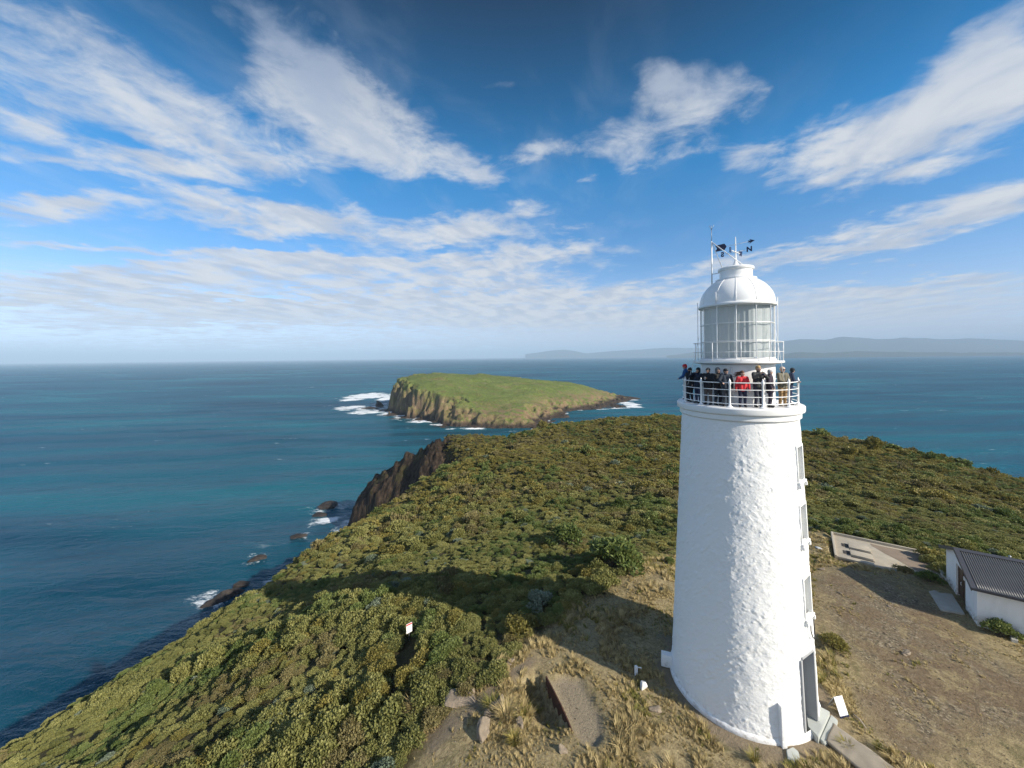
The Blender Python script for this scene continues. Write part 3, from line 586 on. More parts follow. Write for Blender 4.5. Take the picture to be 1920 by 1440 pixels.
def jitter_grid(x0, x1, y0, y1, s):
    xs = np.arange(x0, x1, s); ys = np.arange(y0, y1, s); x, y = np.meshgrid(xs, ys); x = x+RNG.uniform(-.48, .48, x.shape)*s; y = y+RNG.uniform(-.48, .48, y.shape)*s; return x.ravel(), y.ravel()
# the heath: density falls with distance
hp = []
for (x0, x1, y0, y1, s, base) in ((-60, 80, 8, 46, .56, .74), (-60, 130, 46, 90, .82, .98), (-110, 185, 90, 245, 1.08, 1.22)):
    x, y = jitter_grid(x0, x1, y0, y1, s); sdv = land_sd(x, y); yd = sdist(x, y, YARD)
    d = np.hypot(x, y); k = (sdv > -2.2+1.6*vnoise(x*.3, y*.3, 5)) & (nose_sd(x, y) < -1+5*vnoise(x*.4, y*.4, 19)) & (yd < -.15+.5*(vnoise(x*.7, y*.7, 8)-.5)) & inview(x, y, np.zeros_like(x)-10, 520)
    x, y, sdv, yd = x[k], y[k], sdv[k], yd[k]; z = ground_z(x, y)
    big = fbm(x*.13, y*.13, 3, 55)
    s_ = base*(.70+.55*sstep(.35, .75, big))*RNG.uniform(.72, 1.3, x.shape)*(.8+.2*sstep(0, 5, sdv))
    vy = .12+.12*sstep(40, 60, y); s_ *= np.exp(RNG.normal(0, 1, x.shape)*vy); hzx = np.exp(RNG.normal(0, 1, x.shape)*vy)*(.80+.2*sstep(36, 60, y))
    hz = RNG.uniform(.65, 1.3, x.shape)*(.75+.5*sstep(.4, .8, big))
    hz *= (.72+.28*sstep(60, 30, y))*hzx
    keep = (vnoise(x*.75, y*.75, 12) > .10)
    x, y, z, s_, hz, big = [q[keep] for q in (x, y, z, s_, hz, big)]
    n1 = fbm(x*.07, y*.07, 3, 101); n2 = fbm(x*.16+50, y*.16, 3, 103); u = RNG.random(x.shape)
    kd = np.where(u < .33, 0, np.where(u < .62, 1, 2)).astype(int)
    gold = np.clip(sstep(.42, .62, n1)*.22+.85*sstep(40, 110, y), 0, .92); kd = np.where(RNG.random(x.shape) < gold, np.where(u < .5, 4, 5), kd)
    kd = np.where((n2 > .60) & (RNG.random(x.shape) < .6), 3, kd); kd = np.where((n2 < .37) & (RNG.random(x.shape) < .5), 6, kd); kd = np.where(RNG.random(x.shape) < np.where(y < 60, .022, .006), 7, kd)
    hp.append(np.stack([x, y, z, s_, hz, kd], 1))
hp = np.concatenate(hp)
# shrubs overlapping fixed things are left out
def clear(hp, x, y, r): return hp[np.hypot(hp[:, 0]-x, hp[:, 1]-y) > r]
SIGN = at_z(767, 1199, -1.9)
hp = hp[~((np.abs(hp[:, 0]-SIGN[0]*hp[:, 1]/SIGN[1]) < .8) & (hp[:, 1] > SIGN[1]-3.0) & (hp[:, 1] < SIGN[1]+.6))]
SPECIAL = []   # single shrubs the photo shows: px, py of the foot centre, ground z, kind, radius scale, height scale, label
for q in ((1150, 1085, -1.3, 3, 3.2, 2.5, 'largest rounded green shrub, at the edge of the dry grass, half in the tower shadow'),
          (1068, 1010, -2.6, 3, 3.1, 2.3, 'tall domed grey-green shrub rising from the heath above the tower shadow'),
          (1012, 1152, -.9, 7, 1.35, 1.1, 'pale silver-blue shrub at the tip of the grass in the shadow'),
          (970, 1196, -.8, 4, 1.5, 1.15, 'upright yellow-green shrub beside the bare soil at the heath edge'),
          (1562, 1213, 0.0, 4, 1.05, .85, 'small dark green bush alone on gravel, close to the lit side of the lighthouse'),
          (1872, 1188, -.55, 3, 1.15, 1.15, 'leafy green bush growing against the white side wall of the shed'),
          (1740, 1092, -.75, 3, 1.15, .9, 'low dark green bush on the bank between the old slab and the shed'),
          (1697, 1074, -.8, 6, 1.0, .9, 'olive-brown bush on the bank at the front edge of the old slab'),
          (1753, 1055, -1.1, 4, 1.5, 1.2, 'yellow-green bush behind the corner of the shed, by the old slab'),
          (1255, 1066, -.7, 3, .7, .6, 'small green bush on sandy soil close to the shaded side of the lighthouse')):
    pz = at_z(q[0], q[1], q[2]); hp = clear(hp, pz[0], pz[1], .42*q[4]); SPECIAL.append((pz, *q[3:]))
hp = hp[inview(hp[:, 0], hp[:, 1], hp[:, 2], 420)]
dist = np.sqrt(hp[:, 0]**2+hp[:, 1]**2+(hp[:, 2]-CZ)**2); vis = inview(hp[:, 0], hp[:, 1], hp[:, 2]+.4, -6)
order = np.argsort(np.where(vis, dist/np.maximum(.3, hp[:, 3]), 1e9)); near_i = set(order[:286].tolist())
def shrub(loc, kind, s, h, label, group=None, rz=None, tilt=True):
    rz = RNG.uniform(0, 6.28) if rz is None else rz
    r = empty('shrub', loc, rz); f = bpy.data.objects.new('foliage', BUSH[kind]); COL.objects.link(f); f.parent = r; f.scale = (s, s, h)
    st = bpy.data.objects.new('stems', STEM[int(RNG.integers(3))]); COL.objects.link(st); st.parent = r; st.scale = (s, s, h)
    return tag(r, label, 'shrub', group)
LB = {0: 'olive-green shrub', 3: 'fresh green shrub', 4: 'golden-olive shrub', 6: 'brown twiggy shrub', 7: 'silver-grey shrub'}
LB[1] = LB[2] = LB[0]; LB[5] = LB[4]
for i in near_i:
    x, y, z, s, h, kd = hp[i]; kd = int(kd)
    shrub((x, y, z-.04), kd, s, s*h, LB[kd]+' in the dense heath of the near slope', LB[kd]+'s of the near heath')
for pz, kd, s, h, lab in SPECIAL:
    z = float(ground_z(np.array([pz[0]]), np.array([pz[1]]))[0]); shrub((pz[0], pz[1], z-.04), kd, s, h, lab)
rest = np.array([i for i in range(len(hp)) if i not in near_i]); q = hp[rest]
def rots(n, tilt=.16): return np.stack([RNG.normal(0, tilt, n), RNG.normal(0, tilt, n), RNG.uniform(0, 6.283, n)], 1)
fq = q[:, 1] > 62
P = q[:, :3]-np.array([0, 0, .06]); sc = np.stack([q[:, 3], q[:, 3], q[:, 3]*q[:, 4]], 1)
kid = np.where(fq, q[:, 5]+8, q[:, 5]).astype(int)
scatter('heath', P, rots(len(P)), sc, kid, BUSH+FAR, 'dense olive and golden coastal heath covering the headland')
print('shrubs', len(hp), 'near', len(near_i))
# dry grass over the yard
TUFT = [tuft_mesh('grass_tuft', 400+i, M['blade'], n=34, H=.26 if i < 3 else .34, wind=(.14, .08)) for i in range(4)]+[tuft_mesh('grass_tuft', 410+i, M['blade_green'], n=34, H=.24) for i in range(2)]
x, y = jitter_grid(-16, 45, 11, 46, .17); yd = sdist(x, y, YARD); gv = sdist(x, y, GRAVEL)
SLABQ = [at_z(px, py, -1.0)[:2] for px, py in ((1560, 996), (1570, 1043), (1656, 1064), (1752, 1074), (1728, 1030))]
PATH = [at_z(px, py, 0)[:2] for px, py in ((1505, 1350), (1540, 1320), (1575, 1340), (1690, 1450), (1620, 1480))]
nn = fbm(x*.9, y*.9, 3, 120); k = (yd > -.4) & (sdist(x, y, PAD) < -.02) & (np.hypot(x-TX, y-TY)+(fbm(x*1.3, y*1.3, 3, 84)-.5)*1.2 > 3.75) & inview(x, y, np.zeros_like(x), 60) & (sdist(x, y, SLABQ) < 0) & (sdist(x, y, PATH) < .0)
k &= np.where(gv > -.3, (nn > .60) & (RNG.random(x.shape) < .35), (nn > .455) | (RNG.random(x.shape) < .10)) & ((sdist(x, y, BARE) < 0) | (RNG.random(x.shape) < .06))
shedA = np.array([28.6, 23.8]); shedU = np.array([.589, .808]); shedV = np.array([.808, -.589])
rel = np.stack([x-shedA[0], y-shedA[1]], -1); k &= ~(((rel@shedU) > -.1) & ((rel@shedU) < 6.1) & ((rel@shedV) > -1.6) & ((rel@shedV) < 10))
x, y = x[k], y[k]; z = ground_z(x, y); s_ = RNG.uniform(.40, 1.0, len(x))*(.25+1.25*sstep(.25, .8, fbm(x*.6, y*.6, 3, 121))); s_ *= np.where(sdist(x, y, GRAVEL) > -.3, .55, 1)
gk = np.where((fbm(x*.5, y*.5, 3, 122) > .58) & (RNG.random(len(x)) < .5), 4+RNG.integers(0, 2, len(x)), RNG.integers(0, 4, len(x)))
rt = rots(len(x), .2); rt[:, 2] = RNG.normal(.6, .9, len(x)); scatter('dry_grass', np.stack([x, y, z], 1), rt, np.stack([s_*1.15, s_*1.15, s_*.85], 1), gk, TUFT, 'wind-swept dry tussock grass around the lighthouse'); print('grass', len(x))
# loose stones on the gravel
def pebble(seed):
    bm = bmesh.new(); bmesh.ops.create_icosphere(bm, subdivisions=1, radius=1); rr = random.Random(seed)
    V = [tuple(c*(1+rr.uniform(-.3, .2)) for c in v.co) for v in bm.verts]; V = [(a, b_*.8, c*.5) for a, b_, c in V]; Fc = [[v.index for v in f.verts] for f in bm.faces]; bm.free(); return pymesh('pebble', V, Fc)
m, t, b = newmat('gravel_stone'); oi = t.n('ShaderNodeObjectInfo'); bs(t, b, t.ramp(oi.outputs['Random'], [(.1, (.085, .066, .045)), (.5, (.17, .136, .092)), (.9, (.29, .24, .17))]), .95); 
PEB = [pebble(i) for i in range(4)]
for q_ in PEB: q_.materials.append(m)
x, y = jitter_grid(10, 45, 12, 36, .16); gv = sdist(x, y, GRAVEL); k = (gv > -.5) & (RNG.random(x.shape) < .24) & inview(x, y, np.zeros_like(x), 40) & (np.hypot(x-TX, y-TY) > 3.3); x, y = x[k], y[k]
x2, y2 = jitter_grid(-8, 14, 13, 28, .35); k = (sdist(x2, y2, BARE) > -.6) | (sdist(x2, y2, PAD) > -.1); x = np.concatenate([x, x2[k]]); y = np.concatenate([y, y2[k]])
z = ground_z(x, y); s_ = .012+.05*RNG.random(len(x))**3.5
scatter('gravel', np.stack([x, y, z+s_*.15], 1), rots(len(x), .3), np.stack([s_]*3, 1), RNG.integers(0, 4, len(x)), PEB, 'loose stones scattered over the bare gravel yard')

# ------------------------------------------------------------------ lighthouse
LH = empty('lighthouse', (TX, TY, 0)); tag(LH, 'white round lighthouse tower with domed glass lantern', 'lighthouse')
CAMDIR = math.atan2(-TY, -TX)            # azimuth from the tower to the camera
def az_px(px, z, r, lo=-95, hi=95):
    """azimuth on the near side of the tower whose point shows at photo column px"""
    best = None
    for k in range(int((hi-lo)*10)+1):
        a = CAMDIR+R(lo+k*.1); q = project((TX+r*math.cos(a), TY+r*math.sin(a), z))[0]
        if best is None or abs(q-px) < best[0]: best = (abs(q-px), a)
    return best[1]
Z0, Z1, R0, R1 = -.12, 13.35, 3.12, 2.50
def wall_r(z): return R0+(R1-R0)*np.clip(z/Z1, -.02, 1)+.05*np.exp(-np.maximum(z, 0)/.5)
OPEN = []     # openings (azimuth, half width m, z0, z1)
AW = az_px(1499, 12.0, wall_r(12.0))
def z_at(px, py, r, az):
    P = np.array([TX+r*math.cos(az), TY+r*math.sin(az)]); d = P[1]; return CZ-(py-(PY-ROLL*0-PITCH*0))/F*d
def z_of(py, az, r):
    lo, hi = -1, 22
    for _ in range(40):
        mid = (lo+hi)/2; q = project((TX+r*math.cos(az), TY+r*math.sin(az), mid))[1]
        if q > py: lo = mid
        else: hi = mid
    return mid
WIN = []
for (xc, y0, y1) in ((1501, 838, 900), (1507.5, 948, 1013), (1515, 1084, 1153)):
    r = 2.8; az = az_px(xc, 8, 2.75)
    for _ in range(3):
        za, zb = z_of(y0, az, r), z_of(y1, az, r); r = float(wall_r((za+zb)/2)); az = az_px(xc, (za+zb)/2, r)
    WIN.append((az, zb, za, r))
DA = (az_px(1514, .6, 3.13)+az_px(1531, .6, 3.13, 0, 95))/2
DZ1 = z_of(1232, DA, 3.05); DHW = .48
print('door az', math.degrees(DA-CAMDIR), 'top', DZ1, 'win', [(round(math.degrees(a-CAMDIR), 1), round(b_, 2), round(c_, 2), round(r_, 2)) for a, b_, c_, r_ in WIN])
WHW = .36
for az, zb, za, r in WIN: OPEN.append((az, WHW, zb, za))
OPEN.append((DA, DHW, .30, DZ1))
na, nz = 620, 440; A = np.linspace(0, 2*math.pi, na, endpoint=False); Zv = np.linspace(Z0, Z1, nz); AA, ZZ = np.meshgrid(A, Zv)
arc = AA*2.8
# lumpy hand-thrown render: periodic noise via 3-D-like mix
cx_, sx_ = np.cos(AA), np.sin(AA)
def n3(s, o, sd): return (fbm(cx_*s*2.8+ZZ*s*.61+7, sx_*s*2.8+ZZ*s*.79, o, sd)+fbm(cx_*s*2.8-ZZ*s*.73, sx_*s*2.8+ZZ*s*.57+31, o, sd+50))/2
lump = (n3(1.6, 4, 201)-.5)*.055+(np.maximum(n3(4.6, 3, 205), .53)-.53)*.08-(np.maximum(n3(2.7, 3, 208), .55)-.55)*.09+(np.maximum(n3(8.5, 2, 215), .56)-.56)*.07
RR = wall_r(ZZ)+lump*(1-sstep(12.9, 13.3, ZZ))
V = np.stack([RR*cx_, RR*sx_, ZZ], -1).reshape(-1, 3)
i = np.arange(na)[None, :]; j = np.arange(nz-1)[:, None]; q = np.stack([(j*na+i), (j*na+(i+1) % na), ((j+1)*na+(i+1) % na), ((j+1)*na+i)], -1).reshape(-1, 4)
ca = (AA[:-1]+math.pi/na).ravel(); czz = ((ZZ[:-1]+ZZ[1:])/2).ravel(); kp = np.ones(len(q), bool)
for az, hw, za, zb in OPEN:
    da = (ca-az+math.pi) % (2*math.pi)-math.pi; kp &= ~((np.abs(da)*wall_r(czz) < hw+.01) & (czz > za-.01) & (czz < zb+.01) & (np.cos(da) > 0))
me = npmesh('tower_wall', V, q[kp]); link('tower_wall', me, M['plaster'], LH)
LEAN = math.atan((R0-R1)/Z1)
def frame_at(az, r, z, slope=True):
    """local frame on the wall: x along the wall (to the right seen from outside), y outward, z up"""
    o = Vector((r*math.cos(az), r*math.sin(az), z)); Y_ = Vector((math.cos(az), math.sin(az), 0)); X_ = Vector((-math.sin(az), math.cos(az), 0))
    return (Matrix(((X_.x, Y_.x, 0, o.x), (X_.y, Y_.y, 0, o.y), (0, 0, 1, o.z), (0, 0, 0, 1))) @ Matrix.Rotation(LEAN, 4, 'X'))
def fbox(mb, Fm, c, s, bev=.0):
    mb.box(Fm @ Vector(c), s, Fm.to_3x3(), bev)
def opening(az, hw, za, zb, name, depth, door=False):
    zm = (za+zb)/2; r = float(wall_r(zm)); Fm = frame_at(az, r, zm); h = zb-za; w = .10 if not door else .11
    tw = 0.0
    fr = MB(); y0 = -depth
    po = .014; dd = depth+po; yc = po-dd/2
    for sgn in (-1, 1): fbox(fr, Fm, (sgn*(hw+w/2), yc, 0), (w, dd, h+2*w*(0 if door else 1)-.004), .012)
    fbox(fr, Fm, (0, yc, h/2+w/2), (2*hw-.004, dd, w), .012)
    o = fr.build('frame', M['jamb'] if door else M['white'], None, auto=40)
    pb = MB(); fbox(pb, Fm, (0, -depth-.03, 0), (2*hw+.1, .06, h+.1)); 
    if not door:
        gl = pb.build(name, M['reveal'], LH); o.parent = gl
        sl = MB(); fbox(sl, Fm, (0, -.03, -h/2-w*.5-.02), (2*hw+2*w+.04, .22, .10), .02)
        for sgn in (-1, 1): fbox(sl, Fm, (sgn*(hw+w*.6), .0, -h/2-w-.11), (.12, .2, .16), .02)
        sl.build('sill', M['white'], gl, auto=40)
        sh = MB()
        for k in range(5): fbox(sh, Fm, (0, -depth+.015, -h/2+h*(k+.5)/5), (2*hw-.06, .02, h/5-.03), .004)
        sh.build('shutter', M['reveal'], gl, auto=40)
    else:
        gl = pb.build(name, M['door'], LH); o.parent = gl
        sh = MB()
        for sx in (-1, 1):
            for (zz, hh) in ((-.55*h/2, .32*h), (.42*h/2, .40*h)): fbox(sh, Fm, (sx*hw*.46, -depth+.01, zz), (hw*.7, .025, hh), .008)
        sh.build('door_panel', M['door'], gl, auto=40)
        hd = MB(); hd.capsule(Fm @ Vector((hw*.8, -depth+.05, -.05)), .03, Fm @ Vector((hw*.8, -depth+.05, .07)), .03); hd.build('handle', M['steel'], gl, smooth=True)
    return gl
for az, zb, za, r in WIN: opening(az, WHW, zb, za, 'window', .30)
opening(DA, DHW, .30, DZ1, 'door', .55, True)
# cable hanging under the lowest window
az, zb, za, r = WIN[2]; Fm = frame_at(az, float(wall_r(zb-.4)), zb-.2)
MB().tube([Fm @ Vector(p) for p in ((-.30, .12, -.05), (-.26, .10, -.30), (-.12, .11, -.62), (.02, .12, -.74), (.10, .12, -.66), (.16, .10, -.35), (.2, .08, 0))], .022, 8).build('cable', M['black'], LH, smooth=True)
# base plinth, conduit box, side stub
pl = MB().lathe([(3.10, -.25), (3.235, -.25), (3.225, .10), (3.19, .20), (3.10, .24)], 160); o = pl.build('plinth', M['plaster'], LH, smooth=True)
ac = az_px(1466, .9, 3.15); Fm = frame_at(ac, 3.14, .78); cb = MB(); fbox(cb, Fm, (0, .04, 0), (.20, .26, 1.75), .02); fbox(cb, Fm, (0, .16, -.86), (.30, .50, .14), .02); cb.build('conduit_box', M['plaster'], LH, auto=40)
ab = az_px(1262, .5, 3.12, -95, 0)-R(7); Fm = frame_at(ab, 3.16, .35); cb = MB(); fbox(cb, Fm, (0, .16, 0), (.34, .62, .62), .02); cb.build('drain_box', M['plaster'], LH, auto=40)
# gallery
ZG = 13.92
g = MB().lathe([(1.5, 13.56), (2.50, 13.30), (2.545, 13.30), (2.60, 13.36), (2.60, 13.56), (2.66, 13.60), (2.715, 13.63), (2.73, 13.68), (2.73, 13.86), (2.70, 13.90), (2.62, 13.915), (1.5, ZG)], 160)
gal = g.build('gallery', M['white'], LH, auto=30)
gr = MB(); RP = 2.45
for zz, rr in ((.16, .019), (.47, .019), (.78, .019), (1.09, .024)):
    gr.lathe([(RP+rr*math.cos(q), ZG+zz+rr*math.sin(q)) for q in np.linspace(0, 2*math.pi, 9)], 128)
gr = gr.build('gallery_railing', M['white_smooth'], LH, smooth=True)
p0 = [az_px(px, ZG+.6, RP, -100, 100) for px in (1310.8, 1367, 1431.7, 1482.5)]
print('post az', [round(math.degrees(a-CAMDIR), 1) for a in p0])
stp = R(30.0); a0 = float(np.mean([p0[1]-0*stp, p0[2]-1*stp]))
for k in range(12):
    a = a0+k*stp; mb = MB(); c = (RP*math.cos(a), RP*math.sin(a), ZG)
    mb.lathe([(0, 0), (.13, 0), (.13, .03), (.075, .06), (.055, .10), (.042, .16), (.042, .98), (.058, 1.02), (.062, 1.09), (.052, 1.16), (.03, 1.20), (.012, 1.27), (0, 1.29)], 14, c)
    mb.build('post', M['white_smooth'], gr, auto=50)
# room below the lantern, catwalk, lantern
mu = MB().lathe([(1.615, ZG), (1.615, ZG+.10), (1.60, ZG+.12), (1.60, 15.78), (1.62, 15.80)], 128).build('lantern_room_wall', M['white'], LH, auto=30)
mv = MB()
for a in (-38, 2, 40): 
    Fm = frame_at(CAMDIR+R(a), 1.6, 15.35); mv.lathe([(0, .06), (.05, .05), (.055, 0)], 12, (0, 0, 0)) if False else fbox(mv, Fm, (0, .03, 0), (.10, .06, .10), .02)
mv.build('vent', M['white'], mu, auto=40)
Fm = frame_at(CAMDIR-R(8), 1.6, 14.8); MB().tube([Fm @ Vector((0, .05, -.85)), Fm @ Vector((0, .05, .9))], .025, 8).build('pipe', M['white'], mu, smooth=True)
cw = MB().lathe([(1.3, 15.80), (1.75, 15.82), (1.93, 15.86), (1.97, 15.88), (1.97, 15.96), (1.3, 15.98)], 128).build('catwalk', M['white'], LH, auto=30)
cr = MB(); RC = 1.93
for zz in (.42, .88): cr.lathe([(RC+.013*math.cos(q), 15.97+zz+.013*math.sin(q)) for q in np.linspace(0, 2*math.pi, 9)], 96)
cr = cr.build('catwalk_railing', M['white_smooth'], LH, smooth=True)
ac0 = az_px(1335.6, 16.4, RC)
for k in range(10):
    a = ac0+k*R(36); MB().tube([(RC*math.cos(a), RC*math.sin(a), 15.95), (RC*math.cos(a), RC*math.sin(a), 16.86)], .017, 8).build('post', M['white_smooth'], cr, smooth=True)
RL = 1.585; ZL0, ZL1 = 16.08, 18.60
ap = az_px(1380.3, 17.3, RL)      # a glazing bar
NS = 12
sill = MB().lathe([(1.40, 15.98), (1.66, 15.98), (1.66, 16.05), (1.60, ZL0), (1.40, ZL0)], NS*8).build('lantern_sill', M['white'], LH, auto=30)
bars = MB()
def pp(k, z, r=RL): a = ap+k*2*math.pi/NS; return Vector((r*math.cos(a), r*math.sin(a), z))
for k in range(NS):
    bars.tube([pp(k, ZL0), pp(k, ZL1)], .024, 6)
    for zz in (ZL0+.03, ZL0+(ZL1-ZL0)/3, ZL0+(ZL1-ZL0)*2/3, ZL1-.04): bars.tube([pp(k, zz), pp(k+1, zz)], .019, 6)
bars = bars.build('glazing_bars', M['white_smooth'], LH, auto=60)
for k in range(NS):
    me = pymesh('lantern_pane', [pp(k, ZL0, RL-.02), pp(k+1, ZL0, RL-.02), pp(k+1, ZL1, RL-.02), pp(k, ZL1, RL-.02)], [(0, 1, 2, 3)]); link('lantern_pane', me, M['glass'], LH, False)
cu = MB(); V = []; nA = 480
for zz in np.linspace(ZL0+.04, ZL1-.05, 14):
    for k in range(nA):
        a = 2*math.pi*k/nA; w = .014*math.sin(a*26+.6*math.sin(a*5))+.010*math.sin(a*43+1)+.035*math.sin(a*7+.5)
        rr = 1.40+w*(.5+.5*(ZL1-zz)/(ZL1-ZL0)); V.append((rr*math.cos(a), rr*math.sin(a), zz+.02*math.sin(a*7)))
me = npmesh('curtain', np.array(V), np.array([(j*nA+k, j*nA+(k+1) % nA, (j+1)*nA+(k+1) % nA, (j+1)*nA+k) for j in range(13) for k in range(nA)])); link('curtain', me, M['curtain'], LH)
MB().lathe([(0, ZL0+.01), (1.5, ZL0+.01), (1.5, ZL0+.03), (0, ZL0+.03)], 48).build('lantern_floor', M['dark'], LH)
prof = [(1.50, 18.58), (1.69, 18.60), (1.705, 18.66), (1.69, 18.71), (1.645, 18.73)]
prof += [(1.63*math.cos(q), 18.73+1.44*math.sin(q)) for q in np.linspace(.03, math.asin(.86), 26)]
dome = MB().lathe(prof, 128).build('dome', M['white_smooth'], LH, auto=25)
db = MB()
for k in range(NS):
    a = ap+k*2*math.pi/NS; db.tube([Vector((1.636*math.cos(q)*math.cos(a), 1.636*math.cos(q)*math.sin(a), 18.73+1.446*math.sin(q))) for q in np.linspace(.02, 1.02, 14)], .011, 5)
db.build('dome_seam', M['white_smooth'], dome, smooth=True)
ve = MB().lathe([(.86, 19.93), (.90, 19.95), (.90, 20.0), (.72, 20.02), (.72, 20.40), (.77, 20.43), (.79, 20.47), (.79, 20.53), (.76, 20.56), (.40, 20.66), (.10, 20.72), (0, 20.73)], 96).build('ventilator', M['white_smooth'], LH, auto=28)
# rods, hand holds and stays
for px, z0, z1, rr, rd in ((1458.5, 15.98, 18.98, 1.72, .014), (1308.5, 15.98, 18.95, 1.72, .011), (1342.3, 18.7, 19.25, 1.70, .014)):
    a = az_px(px, (z0+z1)/2, rr, -100, 100); MB().tube([(rr*math.cos(a), rr*math.sin(a), z0), (rr*math.cos(a), rr*math.sin(a), z1)], rd, 6).build('rod', M['white_smooth'] if rd > .012 else M['steel'], LH, smooth=True)
for px0, z0, r0, px1, z1, r1 in ((1452.5, 17.6, 1.66, 1471, 15.3, 2.42), (1306, 17.2, 1.66, 1289.5, 15.0, 2.42)):
    a, b_ = az_px(px0, z0, r0, -100, 100), az_px(px1, z1, r1, -100, 100)
    MB().tube([(r0*math.cos(a), r0*math.sin(a), z0), (r1*math.cos(b_), r1*math.sin(b_), z1-.2)], .009, 6).build('stay', M['white_smooth'], LH, smooth=True)
# lightning conductor mast
right = Vector((math.cos(CAMDIR+math.pi/2), math.sin(CAMDIR+math.pi/2), 0)); toc = Vector((math.cos(CAMDIR), math.sin(CAMDIR), 0))
mp = right*(-1.05)+toc*.12
mast = MB().tube([mp+Vector((0, 0, 19.55)), mp+Vector((0, 0, 22.02))], .033, 10).build('mast', M['white_smooth'], LH, smooth=True)
lc = MB().tube([mp+Vector((0, 0, 22.0)), mp+Vector((0, 0, 22.62))], .014, 6)
for dx in (-.10, 0, .11): lc.tube([mp+Vector((0, 0, 22.60)), mp+right*dx+Vector((0, 0, 22.84))], .010, 5)
lc.build('lightning_rod', M['steel'], mast, smooth=True)
br = MB()
for zz, ln in ((20.35, .30), (19.72, .25)): br.tube([mp+Vector((0, 0, zz)), mp+right*ln+Vector((0, 0, zz+.03))], .022, 6)
br.tube([mp+Vector((0, 0, 22.0)), right*(-.56)+toc*.48+Vector((0, 0, 20.52))], .020, 6); br.tube([mp+Vector((0, 0, 22.0)), right*(.30)+toc*.62+Vector((0, 0, 20.56))], .024, 6)
br.build('brace', M['white_smooth'], mast, smooth=True)
# weather vane
vm = MB().lathe([(.16, 20.69), (.13, 20.75), (.07, 20.86), (.035, 21.05), (.028, 21.7), (.02, 22.1), (0, 22.12)], 16).build('weather_vane', M['white_smooth'], LH, auto=40)
Ndir = Vector((.62, -.785, 0)).normalized(); Edir = Vector((-Ndir.y*-1, 0, 0))
Edir = Vector((Ndir.y, -Ndir.x, 0))
arms = MB(); zA = 21.36
arms.tube([Ndir*(-.48)+Vector((0, 0, zA)), Ndir*.48+Vector((0, 0, zA))], .011, 6); arms.tube([Edir*(-.48)+Vector((0, 0, zA)), Edir*.48+Vector((0, 0, zA))], .026, 6); arms.tube([Ndir*(-.5)+Vector((0, 0, 21.74)), Ndir*.66+Vector((0, 0, 21.74))], .010, 6)
arms.build('arm', M['white_smooth'], vm, smooth=True)
def letter(ch, pos, xdir, size=.245):
    cu = bpy.data.curves.new('letter', 'FONT'); cu.body = ch; cu.size = size*1.35; cu.extrude = .014; cu.offset = .012; cu.align_x = 'CENTER'; cu.align_y = 'CENTER'
    o = bpy.data.objects.new('tmp', cu); COL.objects.link(o); dg = bpy.context.evaluated_depsgraph_get(); dg.update(); me = bpy.data.meshes.new_from_object(o.evaluated_get(dg)); bpy.data.objects.remove(o)
    me.name = 'letter'; z_ = Vector((0, 0, 1)); n = xdir.cross(z_)
    me.transform(Matrix(((xdir.x, z_.x, n.x, pos.x), (xdir.y, z_.y, n.y, pos.y), (xdir.z, z_.z, n.z, pos.z), (0, 0, 0, 1)))); me.materials.clear(); link('letter', me, M['navy'], vm, False)
letter('N', Ndir*.62+Vector((0, 0, zA)), Ndir); letter('S', Ndir*(-.62)+Vector((0, 0, zA)), -Ndir)
letter('E', Edir*.60+Vector((0, 0, zA)), -Edir); letter('W', Edir*(-.60)+Vector((0, 0, zA)), -Edir)
FA = Matrix(((Ndir.x, 0, Edir.x, 0), (Ndir.y, 0, Edir.y, 0), (0, 1, 0, 21.74), (0, 0, 0, 1)))
MB().prism([(-.98, -.16), (-.88, -.01), (-.98, .16), (-.52, .16), (-.42, .0), (-.52, -.16)], -.012, .012, FA).build('tail', M['navy'], vm)
MB().prism([(.86, 0), (.62, .11), (.68, .02), (.56, .06), (.60, .0), (.56, -.06), (.68, -.02), (.62, -.11)], -.012, .012, FA).build('arrow_head', M['navy'], vm)

# ------------------------------------------------------------------ people on the gallery
def cloth(name, col, var=.12): return pmat(name, col, .85, var, 14, .25, 60, bd=.01)
def bake_union(name, mb, voxel, mat, parent, smooth_it=2, colorfn=None):
    """grow one continuous skin round the overlapping volumes"""
    me = pymesh('tmp', mb.V, mb.F); o = bpy.data.objects.new('tmp', me); COL.objects.link(o)
    md = o.modifiers.new('r', 'REMESH'); md.mode = 'VOXEL'; md.voxel_size = voxel; md.use_smooth_shade = True
    s2 = o.modifiers.new('s', 'SMOOTH'); s2.factor = .5; s2.iterations = smooth_it
    dg = bpy.context.evaluated_depsgraph_get(); dg.update(); nm = bpy.data.meshes.new_from_object(o.evaluated_get(dg)); bpy.data.objects.remove(o); bpy.data.meshes.remove(me)
    nm.name = name; nm.materials.clear(); r = link(name, nm, mat, parent)
    if colorfn:
        co = np.empty(len(nm.vertices)*3, np.float32); nm.vertices.foreach_get('co', co); co = co.reshape(-1, 3); c = colorfn(co)
        a = nm.color_attributes.new('skin_tone', 'FLOAT_COLOR', 'POINT'); a.data.foreach_set('color', np.concatenate([c, np.ones((len(c), 1))], 1).astype(np.float32).ravel())
    return r
m, t, b = newmat('skin'); bs(t, b, t.attr('skin_tone', 'Color'), .55, spec=.3); M['skin'] = m
def ik(sh, hand, l1, l2, pole):
    d = hand-sh; L = min(d.length, (l1+l2)*.995); d = d.normalized(); a = (l1*l1-l2*l2+L*L)/(2*L); h = math.sqrt(max(l1*l1-a*a, 0)); p = (pole-d*pole.dot(d)).normalized()
    return sh+d*a+p*h, sh+d*L
